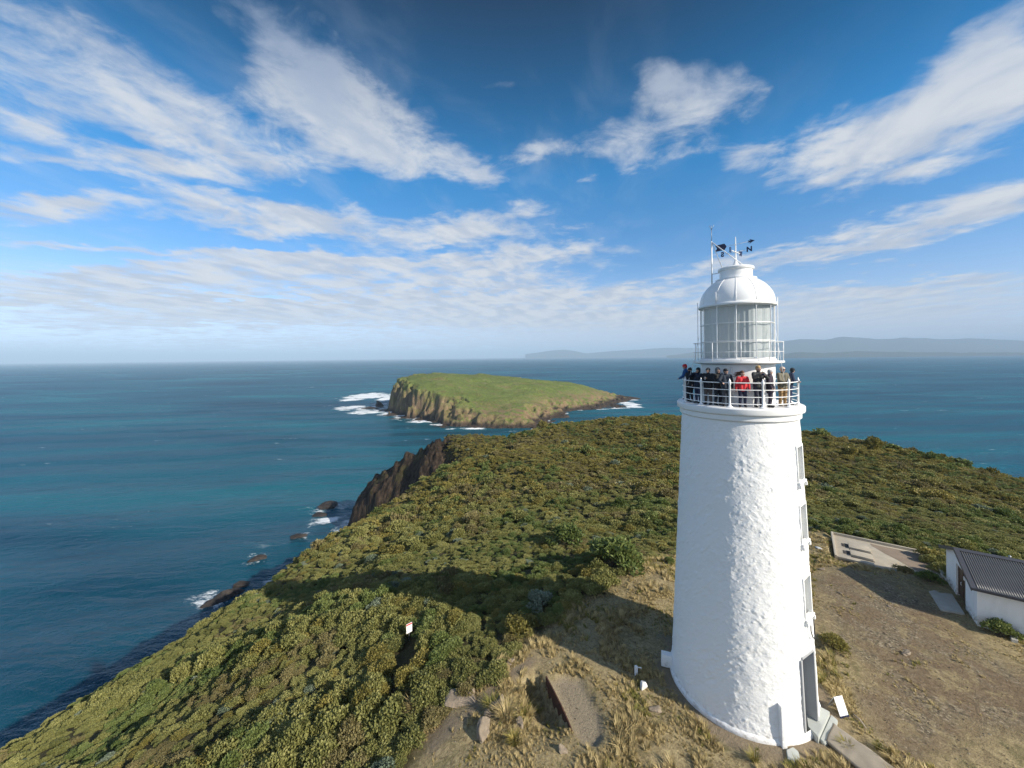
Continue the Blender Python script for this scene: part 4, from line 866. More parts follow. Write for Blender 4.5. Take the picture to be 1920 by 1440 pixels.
POSES = {'rail': [(.20, .33, 1.12), (-.20, .33, 1.12)], 'chest': [(.05, .28, 1.26), (-.05, .28, 1.25)], 'face': [(.07, .20, 1.50), (-.06, .20, 1.49)], 'down': [(.30, .05, .80), (-.30, .05, .80)], 'waist': [(.06, .30, 1.05), (-.05, .30, 1.06)],
         'photo': [(.10, .30, 1.42), (-.12, .28, 1.36)], 'pocket': [(.26, .10, .92), (-.26, .10, .92)], 'onerail': [(.26, .36, 1.12), (-.27, .06, .84)], 'lean': [(.20, .33, 1.12), (-.12, .34, 1.12)]}
def person(px, r, facing, H, pose, label, top, legs, hat=None, hair=None, hairlen=0, hood=None, glasses=False, skin=(.50, .31, .23), mask=None, coat=.0, turn=0, az=None, shoe=(.02, .02, .022), lean=0.0, wind=None, gloves=None):
    a = az if az is not None else az_px(px, ZG+1.2, r, -100, 100)
    loc = (TX+r*math.cos(a), TY+r*math.sin(a), ZG)
    k = H/1.75; face = a+R(facing); root = empty('person', loc, face-math.pi/2); root.scale = (k, k, k); tag(root, label, 'person', 'visitors on the lighthouse gallery')
    V3 = Vector
    def ln(p):  # lean forward from the hips
        p = V3(p); return V3((p.x, p.y+max(0, p.z-.9)*lean, p.z-max(0, p.z-.9)*lean*lean*.4))
    tz = R(turn); hc, hs = math.cos(tz), math.sin(tz)
    def hd(x, y, z): return ln((x*hc-y*hs, .02+x*hs+y*hc, z))
    hands = [ln(q) if pose not in ('rail', 'lean', 'onerail') else V3(q) for q in POSES[pose]]
    if pose in ('rail', 'lean', 'onerail'): hands = [V3((q.x, q.y, min(q.z, 1.12/k) if q.z > 1 else q.z)) for q in hands]
    sh = [ln((.185, 0, 1.42)), ln((-.185, 0, 1.42))]; arm = []
    for i in (0, 1):
        e, h = ik(sh[i], hands[i], .29, .27, V3(((1 if i == 0 else -1)*.8, -.35, -.6))); arm.append((sh[i], e, h))
    st = .10; legp = [[V3((s*.095, 0, .92)), V3((s*st, .025, .50)), V3((s*(st+.015), -.01, .09))] for s in (1, -1)]
    b = MB()      # ---- body
    for s in (1, -1):
        b.capsule((s*.06, 0, .95), .115, ln((s*.085, 0, 1.18)), .10); b.capsule(ln((s*.085, 0, 1.18)), .10, ln((s*.10, -.01, 1.38)), .10)
    b.capsule(ln((.1, -.01, 1.40)), .075, ln((-.1, -.01, 1.40)), .075); b.capsule(ln((0, -.01, 1.40)), .06, ln((0, .01, 1.56)), .054)
    b.capsule(hd(0, -.015, 1.655), .092, hd(0, .012, 1.63), .085); b.capsule(hd(0, .02, 1.59), .066, hd(0, .052, 1.555), .038); b.capsule(hd(0, .088, 1.645), .010, hd(0, .108, 1.607), .016)
    for s in (1, -1): b.capsule(hd(s*.088, -.01, 1.645), .014, hd(s*.086, -.008, 1.605), .011)
    for s, (p, e, h) in zip((1, -1), arm):
        b.capsule(p, .056, e, .044); b.capsule(e, .042, h, .027)
        d = (h-e).normalized(); sd = d.cross(V3((0, 0, 1))); sd = sd.normalized() if sd.length > .1 else V3((1, 0, 0)); up = sd.cross(d)
        cl = V3((-s, 0, 0)) if pose in ('chest', 'face', 'photo', 'waist') else V3((0, 0, -1))
        pc = h+d*.05; b.capsule(h, .026, pc, .030); b.capsule(pc-sd*.022, .017, pc+sd*.022, .017)
        for f in range(4):
            q0 = pc+sd*(.031-.0205*f)+d*.012; L_ = (.036, .042, .039, .030)[f]; q1 = q0+d*L_; q2 = q1+(d*.35+cl*.8).normalized()*L_*.8
            b.capsule(q0, .0095, q1, .009, 6, 3); b.capsule(q1, .009, q2, .0075, 6, 3)
        th = h+d*.02+sd*(.03)*(-s); b.capsule(th, .013, th+(d*.6-sd*s*.6+cl*.3).normalized()*.055, .009, 6, 3)
    for s, (h_, kn, an) in zip((1, -1), legp):
        b.capsule(h_, .098, kn, .062); b.capsule(kn, .060, an, .040); b.capsule(an-V3((0, .03, .04)), .035, an+V3((s*.01, .14, -.05)), .032)
    hw = [hd(0, 0, 1.63)]
    def tone(co):
        c = np.tile(np.array(skin), (len(co), 1)); c0 = np.array(hd(0, .02, 1.63)); rel = co-c0; fx = rel[:, 0]*hc+rel[:, 1]*hs; fy = -rel[:, 0]*hs+rel[:, 1]*hc; fz = rel[:, 2]
        fr = fy > .03
        for s in (1, -1): c[fr & (np.abs(fx-s*.034) < .017) & (np.abs(fz-.018) < .010)] = (.03, .025, .02); c[fr & (np.abs(fx-s*.034) < .024) & (np.abs(fz-.043) < .008)] = (.10, .06, .04)
        c[fr & (np.abs(fx) < .026) & (np.abs(fz+.058) < .009)] = (.34, .13, .11)
        if gloves is not None:
            for (p, e, h) in arm: c[np.linalg.norm(co-np.array(h), axis=1) < .2] = gloves
        return c
    bake_union('body', b, .0085, M['skin'], root, 2, tone)
    j = MB(); g = .026 + coat*.012      # ---- jacket
    hem = .86-coat*.12
    for s in (1, -1):
        j.capsule((s*.062, 0, hem+.02), .118+g, ln((s*.085, 0, 1.16)), .105+g); j.capsule(ln((s*.085, 0, 1.16)), .105+g, ln((s*.105, -.01, 1.37)), .098+g)
    j.capsule(ln((.13, -.01, 1.40)), .072+g, ln((-.13, -.01, 1.40)), .072+g); j.capsule(ln((0, -.01, 1.43)), .070+g*.6, ln((0, .0, 1.50)), .060+g*.5)
    for (p, e, h) in arm:
        d = (h-e).normalized(); j.capsule(p, .064+g, e, .052+g*.8); j.capsule(e, .050+g*.8, h-d*.01, .034+g*.6)
    bake_union('jacket', j, .012, cloth('jacket_fabric', top), root, 3)
    tr = MB()
    for s, (h_, kn, an) in zip((1, -1), legp):
        tr.capsule(h_+V3((0, 0, .02)), .118, kn, .080); tr.capsule(kn, .078, an+V3((0, 0, .02)), .060)
    tr.capsule((.05, 0, .93), .125, (-.05, 0, .93), .125); bake_union('trousers', tr, .012, cloth('trouser_fabric', legs), root, 3)
    for s, (h_, kn, an) in zip((1, -1), legp):
        f = MB(); f.capsule(an-V3((0, .045, .036)), .048, an+V3((s*.012, .145, -.046)), .042); f.capsule(an-V3((0, .01, .02)), .055, an+V3((0, 0, .04)), .055); bake_union('shoe', f, .011, cloth('shoe_leather', shoe), root, 2)
    if hat is not None:
        h = MB(); h.capsule(hd(0, -.022, 1.675), .102, hd(0, .0, 1.67), .100); h.capsule(hd(0, -.03, 1.63), .094, hd(0, -.03, 1.68), .096)
        if hat[0] == 'cap': h.capsule(hd(-.045, .10, 1.685), .018, hd(.045, .10, 1.685), .018); h.capsule(hd(-.05, .14, 1.678), .012, hd(.05, .14, 1.678), .012)
        if hat[0] == 'bobble': h.capsule(hd(0, -.02, 1.795), .035, hd(0, -.02, 1.80), .035)
        bake_union('hat', h, .011, cloth('hat_knit', hat[1]), root, 2)
        # the face stays clear: the hat sits above the brow
    if hood is not None:
        h = MB(); h.capsule(hd(0, -.035, 1.69), .112, hd(0, -.035, 1.60), .105); h.capsule(hd(.06, -.02, 1.55), .06, hd(-.06, -.02, 1.55), .06); bake_union('hood', h, .012, cloth('hood_fabric', hood), root, 2)
    if mask is not None:
        h = MB(); h.capsule(hd(0, .025, 1.585), .078, hd(0, .035, 1.545), .062); h.capsule(hd(0, .0, 1.55), .075, hd(0, -.01, 1.50), .085); bake_union('scarf', h, .011, cloth('scarf_knit', mask), root, 2)
    if hair is not None:
        h = MB(); h.capsule(hd(0, -.03, 1.672), .100, hd(0, -.012, 1.69), .094); h.capsule(hd(0, -.05, 1.60), .07, hd(0, -.04, 1.66), .092)
        if hairlen:
            w = wind if wind is not None else (0, -.1)
            for q in range(16):
                x0 = random.uniform(-.075, .075); z0 = random.uniform(1.56, 1.73); ln_ = hairlen*random.uniform(.55, 1.1); dz = random.uniform(-.16, .06)
                h.capsule(hd(x0, -.07, z0), .028, hd(x0, -.07, z0)+V3((w[0]*.5, w[1]*.5, dz*.3))*ln_/.3, .022, 8, 3); h.capsule(hd(x0, -.07, z0)+V3((w[0]*.5, w[1]*.5, dz*.3))*ln_/.3, .020, hd(x0, -.07, z0)+V3((w[0], w[1], dz))*ln_/.3, .006, 8, 3)
        bake_union('hair', h, .009, cloth('hair', hair, .3), root, 1)
    if glasses:
        h = MB()
        for s in (1, -1): h.capsule(hd(s*.02, .098, 1.650), .021, hd(s*.052, .090, 1.650), .019)
        h.capsule(hd(-.06, .08, 1.655), .01, hd(-.088, -.01, 1.655), .006); h.capsule(hd(.06, .08, 1.655), .01, hd(.088, -.01, 1.655), .006); bake_union('sunglasses', h, .006, M['dark'], root, 1)
    return root, [root.location+Matrix.Rotation(face-math.pi/2, 3, 'Z') @ (h*k) for (_, _, h) in arm], face
NAVY = (.010, .018, .040); BLK = (.012, .013, .016); CHAR = (.03, .034, .036)
people = {}
def P_(key, *a, **k): people[key] = person(*a, **k)
P_(1, 1285, 2.28, 0, 1.86, 'rail', 'person in a red beanie and blue jacket standing behind the others at the left end', (.012, .075, .22), NAVY, hat=('beanie', (.55, .025, .03)), turn=20, az=CAMDIR-R(96), lean=.14)
P_(2, 1294, 2.19, 30, 1.70, 'pocket', 'person all in black with beanie and dark face covering near the left end', BLK, BLK, hat=('beanie', BLK), mask=BLK, coat=1)
P_(3, 1309, 2.12, 12, 1.70, 'face', 'person in dark blue with black hood holding both hands up to the face', NAVY, (.02, .03, .07), hood=BLK)
P_(4, 1327.7, 2.12, 14, 1.72, 'chest', 'person in a dark cap and black jacket with grey-brown trousers, hands together at the chest', BLK, (.095, .08, .075), hat=('cap', CHAR), coat=.3)
P_(5, 1346, 1.98, 55, 1.72, 'chest', 'person in a grey hood turned sideways, half hidden behind the navy jacket', BLK, (.015, .018, .028), hood=(.12, .125, .125))
P_(6, 1361, 2.14, 30, 1.70, 'onerail', 'person in a navy jacket and black knitted hat with pale glasses looking to the right', (.016, .026, .042), (.05, .055, .065), hat=('beanie', BLK), turn=25)
P_(7, 1392, 2.14, 8, 1.60, 'down', 'person in a red jacket with long brown hair blowing in the wind', (.60, .035, .045), (.022, .026, .055), hair=(.10, .045, .030), hairlen=.34, wind=(.30, -.06), turn=40, shoe=(.02, .02, .03))
P_(8, 1422, 2.10, 4, 1.83, 'photo', 'tall blond person in dark grey jacket with both arms raised to the chest', CHAR, (.028, .03, .05), hair=(.46, .30, .14), turn=22)
P_(9, 1443.5, 2.12, 42, 1.66, 'pocket', 'person in a pale grey beanie and dark plum jacket, right beside the tall blond one', (.030, .022, .038), (.02, .018, .035), hat=('beanie', (.36, .35, .35)), turn=25, coat=1)
P_(10, 1467, 2.06, -25, 1.76, 'waist', 'person in an olive jacket and tan trousers with sunglasses and pale hat', (.16, .145, .105), (.30, .19, .085), hat=('beanie', (.55, .42, .33)), glasses=True, shoe=(.30, .26, .22))
P_(11, 1488, 2.12, 10, 1.70, 'lean', 'person in navy jacket and dark beanie leaning on the rail at the right end', (.012, .026, .062), (.014, .025, .075), hat=('beanie', (.010, .02, .03)), turn=35, lean=.16)
def held(key, name, label, cat, size, mat, parts):
    root, hs, face = people[key]; c = (hs[0]+hs[1])/2; d = Vector((math.cos(face), math.sin(face), 0)); c = c+d*.06+Vector((0, 0, .02))
    mb = MB().box((0, 0, 0), size, None, .006); o = mb.build(name, mat, auto=40); o.location = c; o.rotation_euler = (0, 0, face-math.pi/2); tag(o, label, cat)
    if parts:
        l = MB().lathe([(0, .05), (.030, .05), (.034, .045), (.034, 0), (0, 0)], 16); me = pymesh('lens', l.V, l.F); me.transform(Matrix.Rotation(-math.pi/2, 4, 'X')); lo = link('lens', me, M['dark'], o); lo.location = (0, size[1]/2, 0)
held(3, 'camera', 'small dark camera held up to the face by the person with the black hood', 'camera', (.11, .05, .07), M['dark'], True)
held(4, 'phone', 'phone held at the chest by the person in the dark cap', 'phone', (.07, .012, .14), M['steel'], False)
held(8, 'camera', 'black camera in the raised hands of the tall blond person', 'camera', (.13, .05, .09), M['dark'], True)

# ------------------------------------------------------------------ shed
gz = lambda x, y: float(ground_z(np.array([x]), np.array([y]))[0])
SA = Vector((28.6, 23.8, 0)); SU = Vector((.589, .808, 0)).normalized(); SV = Vector((.808, -.589, 0)).normalized()
SZ = -.72; EV = 1.77; RG = 2.82; GL = 5.94; SL = 9.5
shed = empty('shed', (SA.x, SA.y, 0)); tag(shed, 'white walled shed with dark corrugated roof and brown door at the right edge', 'shed')
SB = Matrix(((SU.x, SV.x, 0, 0), (SU.y, SV.y, 0, 0), (0, 0, 1, 0), (0, 0, 0, 1)))     # u along the gable, v along the shed
m, t, b = newmat('shed_wall_paint'); p = t.obj(); d_ = t.noise(t.mapping(p, sc=(1, 1, .4)), 1.6, 6, .65); zz_ = t.n('ShaderNodeSeparateXYZ'); t.put(zz_.inputs[0], p)
c = t.mix(t.math('MULTIPLY', t.ss(.45, .7, d_), .35), (.78, .78, .77), (.60, .60, .58)); c = t.mix(t.math('MULTIPLY', t.math('SUBTRACT', 1, t.ss(-.5, .1, zz_.outputs[2])), t.ss(.4, .6, t.noise(p, 6, 5, .6))), c, (.40, .36, .30))
bs(t, b, c, .8, t.bump(t.noise(p, 16, 5, .6), .25, .02)); M['shedwall'] = m
m, t, b = newmat('corrugated_roof_paint'); p = t.obj(); bs(t, b, t.mix(t.noise(t.mapping(p, sc=(1, 1, 1)), 1.2, 5, .65), (.060, .062, .066), (.115, .115, .118)), .42, t.bump(t.noise(p, 9, 4), .1, .01), 0.0, .5); M['roof'] = m
M['trim'] = pmat('dark_trim_paint', (.06, .063, .075), .5, .15, 4); M['browndoor'] = pmat('brown_timber_door', (.085, .045, .026), .6, .3, 7, .2, 18)
D0, D1, DT = 2.0, 3.8, 1.60
def T3(u, v, z): return SB @ Vector((u, v, z))
w = MB(); th = .22
w.add([T3(0, 0, SZ), T3(D0, 0, SZ), T3(D0, 0, DT), T3(D1, 0, DT), T3(D1, 0, SZ), T3(GL, 0, SZ), T3(GL, 0, EV), T3(GL/2, 0, RG), T3(0, 0, EV)], [(0, 1, 2, 8), (2, 3, 7), (2, 7, 8), (3, 4, 5, 6), (3, 6, 7)])
w.add([T3(0, 0, SZ), T3(0, 0, EV), T3(0, SL, EV), T3(0, SL, SZ)], [(0, 1, 2, 3)]); w.add([T3(GL, 0, SZ), T3(GL, 0, EV), T3(GL, SL, EV), T3(GL, SL, SZ)], [(3, 2, 1, 0)])
w.add([T3(0, SL, SZ), T3(GL, SL, SZ), T3(GL, SL, EV), T3(GL/2, SL, RG), T3(0, SL, EV)], [(0, 4, 3, 2, 1)])
for (a, b2) in (((D0, SZ), (D0, DT)), ((D0, DT), (D1, DT)), ((D1, DT), (D1, SZ))): w.add([T3(a[0], 0, a[1]), T3(b2[0], 0, b2[1]), T3(b2[0], .18, b2[1]), T3(a[0], .18, a[1])], [(0, 1, 2, 3)])
w.build('wall', M['shedwall'], shed)
f = MB().box(T3((D0+D1)/2, .15, (DT+SZ)/2+.1), (D1-D0-.01, .06, DT-SZ-.21), SB.to_3x3() @ Matrix.Identity(3)); f = f.build('door', M['browndoor'], shed)
k_ = MB()
for uu in (D0+.06, (D0+D1)/2, D1-.06): k_.box(T3(uu, .105, (DT+SZ)/2+.1), (.10, .03, DT-SZ-.22), SB.to_3x3())
for z_ in (SZ+.35, .5, DT-.1): k_.box(T3((D0+D1)/2, .098, z_), (D1-D0-.2, .016, .13), SB.to_3x3())
k_.build('door_frame', M['browndoor'], f)
MB().tube([T3((D0+D1)/2+.1, .07, .42), T3((D0+D1)/2+.1, .03, .46), T3((D0+D1)/2+.1, .03, .60), T3((D0+D1)/2+.1, .07, .64)], .018, 8).build('handle', M['white_smooth'], f, smooth=True)
fb = MB().box(T3((D0+D1)/2-.25, .10, 1.05), (.22, .02, .24), SB.to_3x3()).build('notice', M['white_smooth'], f)
# roof: two corrugated slopes, barge boards, ridge cap, gutters
def slope_sheet(u0, u1):
    nv = 1000; V = []; Fc = []; pitch = .105; L = SL+.5
    u0z, u1z = EV+.05-(.28 if True else 0)*(RG-EV)/(GL/2), RG+.08
    ucs = np.linspace(0, 1, 7)
    for i in range(nv+1):
        v = -.28+L*i/nv; off = .018*math.cos(2*math.pi*v/pitch)
        for q in ucs: V.append(T3(u0+(u1-u0)*q, v, u0z+(u1z-u0z)*q+off))
    n = len(ucs)
    for i in range(nv):
        for q in range(n-1): a = i*n+q; Fc.append((a, a+1, a+n+1, a+n) if u0 < u1 else (a, a+n, a+n+1, a+1))
    o = MB().add(V, Fc).build('roof', M['roof'], shed, smooth=True); s_ = o.modifiers.new('thickness', 'SOLIDIFY'); s_.thickness = .012; return o
r1 = slope_sheet(-.28, GL/2); r2 = slope_sheet(GL+.28, GL/2)
tr_ = MB(); zc = RG+.11
tr_.add([T3(GL/2-.26, -.33, zc-.075), T3(GL/2, -.33, zc+.01), T3(GL/2+.26, -.33, zc-.075), T3(GL/2-.26, SL+.25, zc-.075), T3(GL/2, SL+.25, zc+.01), T3(GL/2+.26, SL+.25, zc-.075)], [(0, 1, 4, 3), (1, 2, 5, 4)])
rc = tr_.build('ridge_cap', M['trim'], shed)
for u0, u1 in ((-.30, GL/2), (GL+.30, GL/2)):
    bb = MB(); z0 = EV+.05-.28*(RG-EV)/(GL/2); z1 = RG+.08
    for (va, vb, zo) in ((-.32, -.28, 0),):
        bb.add([T3(u0, va, z0-.17), T3(u1, va, z1-.17), T3(u1, va, z1+.045), T3(u0, va, z0+.045), T3(u0, vb, z0-.17), T3(u1, vb, z1-.17), T3(u1, vb, z1+.045), T3(u0, vb, z0+.045)], [(0, 1, 2, 3), (7, 6, 5, 4), (3, 2, 6, 7), (0, 4, 5, 1), (0, 3, 7, 4)])
        bb.add([T3(u0, va, z0+.048), T3(u1, va, z1+.048), T3(u1, va+.24, z1+.048), T3(u0, va+.24, z0+.048)], [(0, 1, 2, 3)])
    bb.build('barge_board', M['trim'], shed)
    gz0 = z0-.02; gu = u0; g_ = MB(); sgn = -1 if u0 < 0 else 1; ring = [(.0, .07), (.0, -.06), (.10, -.06), (.12, .07), (.10, .07), (.085, -.04), (.02, -.04), (.02, .07)]
    for a in range(2):
        pass
    Vg = [T3(gu+sgn*x_, v_, gz0+z_) for v_ in (-.33, SL+.25) for x_, z_ in ring]; n_ = len(ring); g_.add(Vg, [(i_, (i_+1) % n_, n_+(i_+1) % n_, n_+i_) for i_ in range(n_)]+[tuple(range(n_)), tuple(range(2*n_-1, n_-1, -1))]); g_.build('gutter', M['trim'], shed)
for v_ in (2.2, 5.0, 8.0):
    vt = MB().lathe([(0, .10), (.05, .09), (.07, .05), (.06, -.03), (.05, -.06)], 12, tuple(T3(GL/2+.15, v_, zc))).build('vent', M['steel'], shed, smooth=True)
# concrete pad in front of the shed door, footing by the side wall
def slab(name, px, z, th, mat, label, cat, bev=.02):
    P = [at_z(a, b_, z) for a, b_ in px]; mb = MB(); bm = bmesh.new(); vs = [bm.verts.new((q[0], q[1], z-th)) for q in P]; f_ = bm.faces.new(vs); ex = bmesh.ops.extrude_face_region(bm, geom=[f_])
    for v in ex['geom']:
        if isinstance(v, bmesh.types.BMVert): v.co.z = z
    bmesh.ops.recalc_face_normals(bm, faces=bm.faces[:]); bmesh.ops.bevel(bm, geom=bm.edges[:], offset=bev, segments=2, affect='EDGES'); me = bpy.data.meshes.new(name); bm.to_mesh(me); bm.free()
    o = link(name, me, mat, None, False); me.shade_smooth(); me.set_sharp_from_angle(angle=R(35)); return tag(o, label, cat)
slab('concrete_pad', [(1741.5, 1108), (1752, 1106), (1762, 1111), (1785, 1113), (1809, 1150), (1790, 1147), (1764, 1143)], -.50, .35, M['concrete'], 'grey concrete pad at the brown door of the shed', 'concrete pad')
slab('footing', [(1893, 1190), (1909, 1193), (1909, 1201), (1896, 1198)], -.45, .3, M['concrete'], 'pale concrete block at the foot of the shed side wall', 'concrete block')
# old foundation slab
FL = at_z(1562, 998, -.62); ux = Vector((.787, -.617, 0)).normalized(); uy = Vector((-.6, -.8, 0)).normalized(); FO_ = Vector((FL[0], FL[1], 0))
FB = Matrix(((ux.x, uy.x, 0), (ux.y, uy.y, 0), (0, 0, 1))); FW, FD = 6.3, 5.2
fd = empty('foundation', (FL[0], FL[1], -.72)); tag(fd, 'old roofless concrete foundation slab with low walls and a dry brown basin', 'foundation')
def fbx(name, u0, u1, v0, v1, z0, z1, mat, bev=.012): return MB().box(FB @ Vector(((u0+u1)/2, (v0+v1)/2, 0))+Vector((0, 0, (z0+z1)/2)), (u1-u0, v1-v0, z1-z0), FB, bev).build(name, mat, fd, auto=35)
fbx('floor', 0, FW*.98, 0, FD, -.55, -.12, M['concrete_old'])
M['dirt'] = pmat('dry_silt', (.24, .185, .135), .95, .35, .9, .3, 12, world=True); M['slot'] = pmat('dark_pit', (.05, .045, .04), .95, .2, 5)
V = []; 
basin = [(2.55, .30), (3.1, .35), (4.2, .32), (5.6, .34), (5.98, .5), (6.0, 2.0), (5.95, 3.6), (5.9, 4.7), (5.3, 4.5), (4.6, 3.7), (3.9, 2.6), (3.3, 1.9), (2.9, 1.2), (2.6, .7)]
mb = MB(); mb.prism([tuple((FB @ Vector((a, b_, 0)))[:2]) for a, b_ in basin], -.119, -.108); mb.build('silt', M['dirt'], fd)
fbx('low_wall', -.16, 0, -.16, FD, -.55, .10, M['concrete_old']); fbx('low_wall', .003, FW+.16, -.16, -.003, -.55, .10, M['concrete_old']); fbx('low_wall', FW*.98+.003, FW+.16, .003, FD*.98, -.55, .09, M['concrete_old'])
fbx('low_wall', .003, 2.3, FD-.42, FD+.0, -.4, .02, M['concrete_old'])
for v0 in (1.55, 3.1):
    fbx('plinth', .95, 2.35, v0, v0+1.05, -.3, .04, M['concrete_old']); fbx('slot', .48, .92, v0+.15, v0+.85, -.116, -.104, M['slot'])
    fbx('slot', .95, 2.42, v0+1.06, v0+1.24, -.116, -.104, M['slot'])
# tower step and path
STZ = .28
sp = [at_z(a, b_, STZ) for a, b_ in ((1517, 1324), (1555.5, 1334), (1534, 1381.5), (1517, 1361))]
slab('doorstep', [(1508, 1318), (1533, 1322), (1556, 1334), (1534, 1382), (1515, 1362)], STZ, .42, M['stone_step'], 'pale stone doorstep slab below the open lighthouse door', 'doorstep', .02)
slab('sloping_kerb', [(1558, 1339), (1571, 1349), (1568, 1360), (1552, 1392), (1545, 1393), (1537, 1385)], .10, .2, M['stone_step'], 'pale stone lower step at the foot of the lighthouse doorstep', 'step', .03)
pq = [at_z(a, b_, .06)[:2] for a, b_ in ((1562, 1357), (1690, 1452), (1640, 1466), (1549, 1391))]
pv = MB(); nx_, ny_ = 26, 14; Vp = []
for j_ in range(ny_):
    for i_ in range(nx_):
        s_, u_ = i_/(nx_-1), j_/(ny_-1); P2 = (np.array(pq[0])*(1-s_)+np.array(pq[1])*s_)*(1-u_)+(np.array(pq[3])*(1-s_)+np.array(pq[2])*s_)*u_; Vp.append((P2[0], P2[1], gz(P2[0], P2[1])+.045))
pv.add(Vp, [(j_*nx_+i_, j_*nx_+i_+1, (j_+1)*nx_+i_+1, (j_+1)*nx_+i_) for j_ in range(ny_-1) for i_ in range(nx_-1)]); o = pv.build('path', pmat('path_concrete', (.27, .235, .185), .95, .25, 2, .5, 22, world=True), None, True); s_ = o.modifiers.new('thickness', 'SOLIDIFY'); s_.thickness = .12; s_.offset = 1 if False else -1; tag(o, 'worn concrete path', kind='structure')
slab('paving_stone', [(1474, 1405), (1487, 1400), (1497, 1408), (1500, 1421), (1490, 1431), (1477, 1423)], .10, .15, M['stone_step'], 'grey paving stone below the square pipe box at the tower foot', 'paving stone')
# sandwich board
wb = at_z(1571, 1331, .05); bd = empty('sign_board', (wb[0], wb[1], gz(wb[0], wb[1])), 0); tag(bd, 'white folding sign board standing on the gravel by the lighthouse door', 'sign board')
bx = (Vector(at_z(1590, 1326, .05))-Vector(at_z(1566, 1331, .05))).normalized(); bx.z = 0; bx.normalize(); by = Vector((bx.y, -bx.x, 0))
BM = Matrix(((bx.x, by.x, 0), (bx.y, by.y, 0), (0, 0, 1)))
def leaf_(name, tilt, off, mat): 
    Mx = BM @ Matrix.Rotation(tilt, 3, 'X'); return MB().box(BM @ Vector((0, off*.75, .36)), (.44, .025, .72), Mx, .006).build(name, mat, bd)
fp = leaf_('front_panel', R(24), .20, M['white_smooth']); bp = leaf_('back_panel', R(-24), -.20, M['steel'])
MB().box(BM @ Vector((0, .30, .04)), (.46, .05, .07), BM, .006).build('foot_rail', M['navy'], bd)
for sx in (-.20, .20): MB().tube([BM @ Vector((sx, .22, .22)), BM @ Vector((sx, -.22, .22))], .008, 6).build('stay', M['dark'], bd, smooth=True)
# warning sign in the heath
sg = empty('warning_sign', (SIGN[0], SIGN[1], gz(SIGN[0], SIGN[1]))); tag(sg, 'small white warning sign with red lettering on a pole in the shrubs', 'sign')
top = at_depth(768, 1168, SIGN[1])[2]-gz(SIGN[0], SIGN[1])
MB().tube([(0, 0, -.1), (0, 0, top-.02)], .026, 10).build('pole', M['steel'], sg, smooth=True)
SM = Matrix.Rotation(R(42), 3, 'Z'); pn = MB().box(SM @ Vector((0, -.04, top-.30)), (.40, .012, .60), SM, .003).build('panel', M['white_smooth'], sg)
M['redpaint'] = pmat('red_paint', (.55, .03, .03), .5, .05, 5); M['redtext'] = pmat('faded_red_text', (.62, .26, .25), .5, .05, 5)
MB().box(SM @ Vector((0, -.048, top-.07)), (.38, .004, .09), SM).build('red_band', M['redpaint'], pn)
ln_ = MB()
for i_, w_ in enumerate((.30, .26, .31, .22)): ln_.box(SM @ Vector((0, -.048, top-.17-.065*i_)), (w_, .004, .022), SM)
ln_.build('text_lines', M['redtext'], pn)
MB().box(SM @ Vector((0, -.048, top-.455)), (.38, .004, .018), SM).build('divider', M['dark'], pn)
# rusty steel retaining plate
pa = [*PLA, 0]; pb_ = [*PLB, 0]; A_ = Vector(pa); B_ = Vector(pb_); dr = (B_-A_); dr.z = 0; L_ = dr.length; dr.normalize(); nr = Vector((dr.y, -dr.x, 0))*.025
zt = .38; V = []
prof_ = [(0, -1.2, zt), (.25*L_, -1.2, zt-.04), (.6*L_, -1.1, zt-.14), (.85*L_, -.9, zt-.30), (L_, -.7, zt-.46)]
for s_, zb_, zt_ in prof_:
    for n_, z_ in ((-1, zb_), (-1, zt_), (1, zt_), (1, zb_)): q_ = A_+dr*s_+nr*n_; V.append((q_.x, q_.y, z_))
Fc = [(i_*4+k_, i_*4+(k_+1) % 4, i_*4+4+(k_+1) % 4, i_*4+4+k_) for i_ in range(4) for k_ in range(4)]+[(0, 1, 2, 3), (19, 18, 17, 16)]
o = MB().add(V, Fc).build('steel_plate', M['rust'], None); tag(o, 'rusty steel plate wall standing beside the gravel pad left of the lighthouse', 'steel wall')
# tap post and white marker block
tp = at_z(1193, 1272, -.15); tz_ = gz(tp[0], tp[1]); o = empty('tap_post', (tp[0], tp[1], tz_)); tag(o, 'little white tap post standing in dry grass at the shadow edge', 'tap post')
MB().box((0, 0, .24), (.13, .13, .52), Matrix.Rotation(.5, 3, 'Z'), .02).build('post', M['white'], o); MB().tube([(.05, 0, .42), (.24, -.03, .44)], .022, 8).tube([(.24, -.03, .46), (.24, -.03, .37)], .02, 8).build('tap', M['white_smooth'], o, smooth=True)
rk_ = at_z(1206, 1294, -.12); o = rock('marker_stone', (rk_[0], rk_[1], gz(rk_[0], rk_[1])+.14), (.30, .20, .26), M['rock_white'], 31, 3, .08, .8); tag(o, 'whitewashed marker stone lying on bare soil at the shadow edge', 'stone')
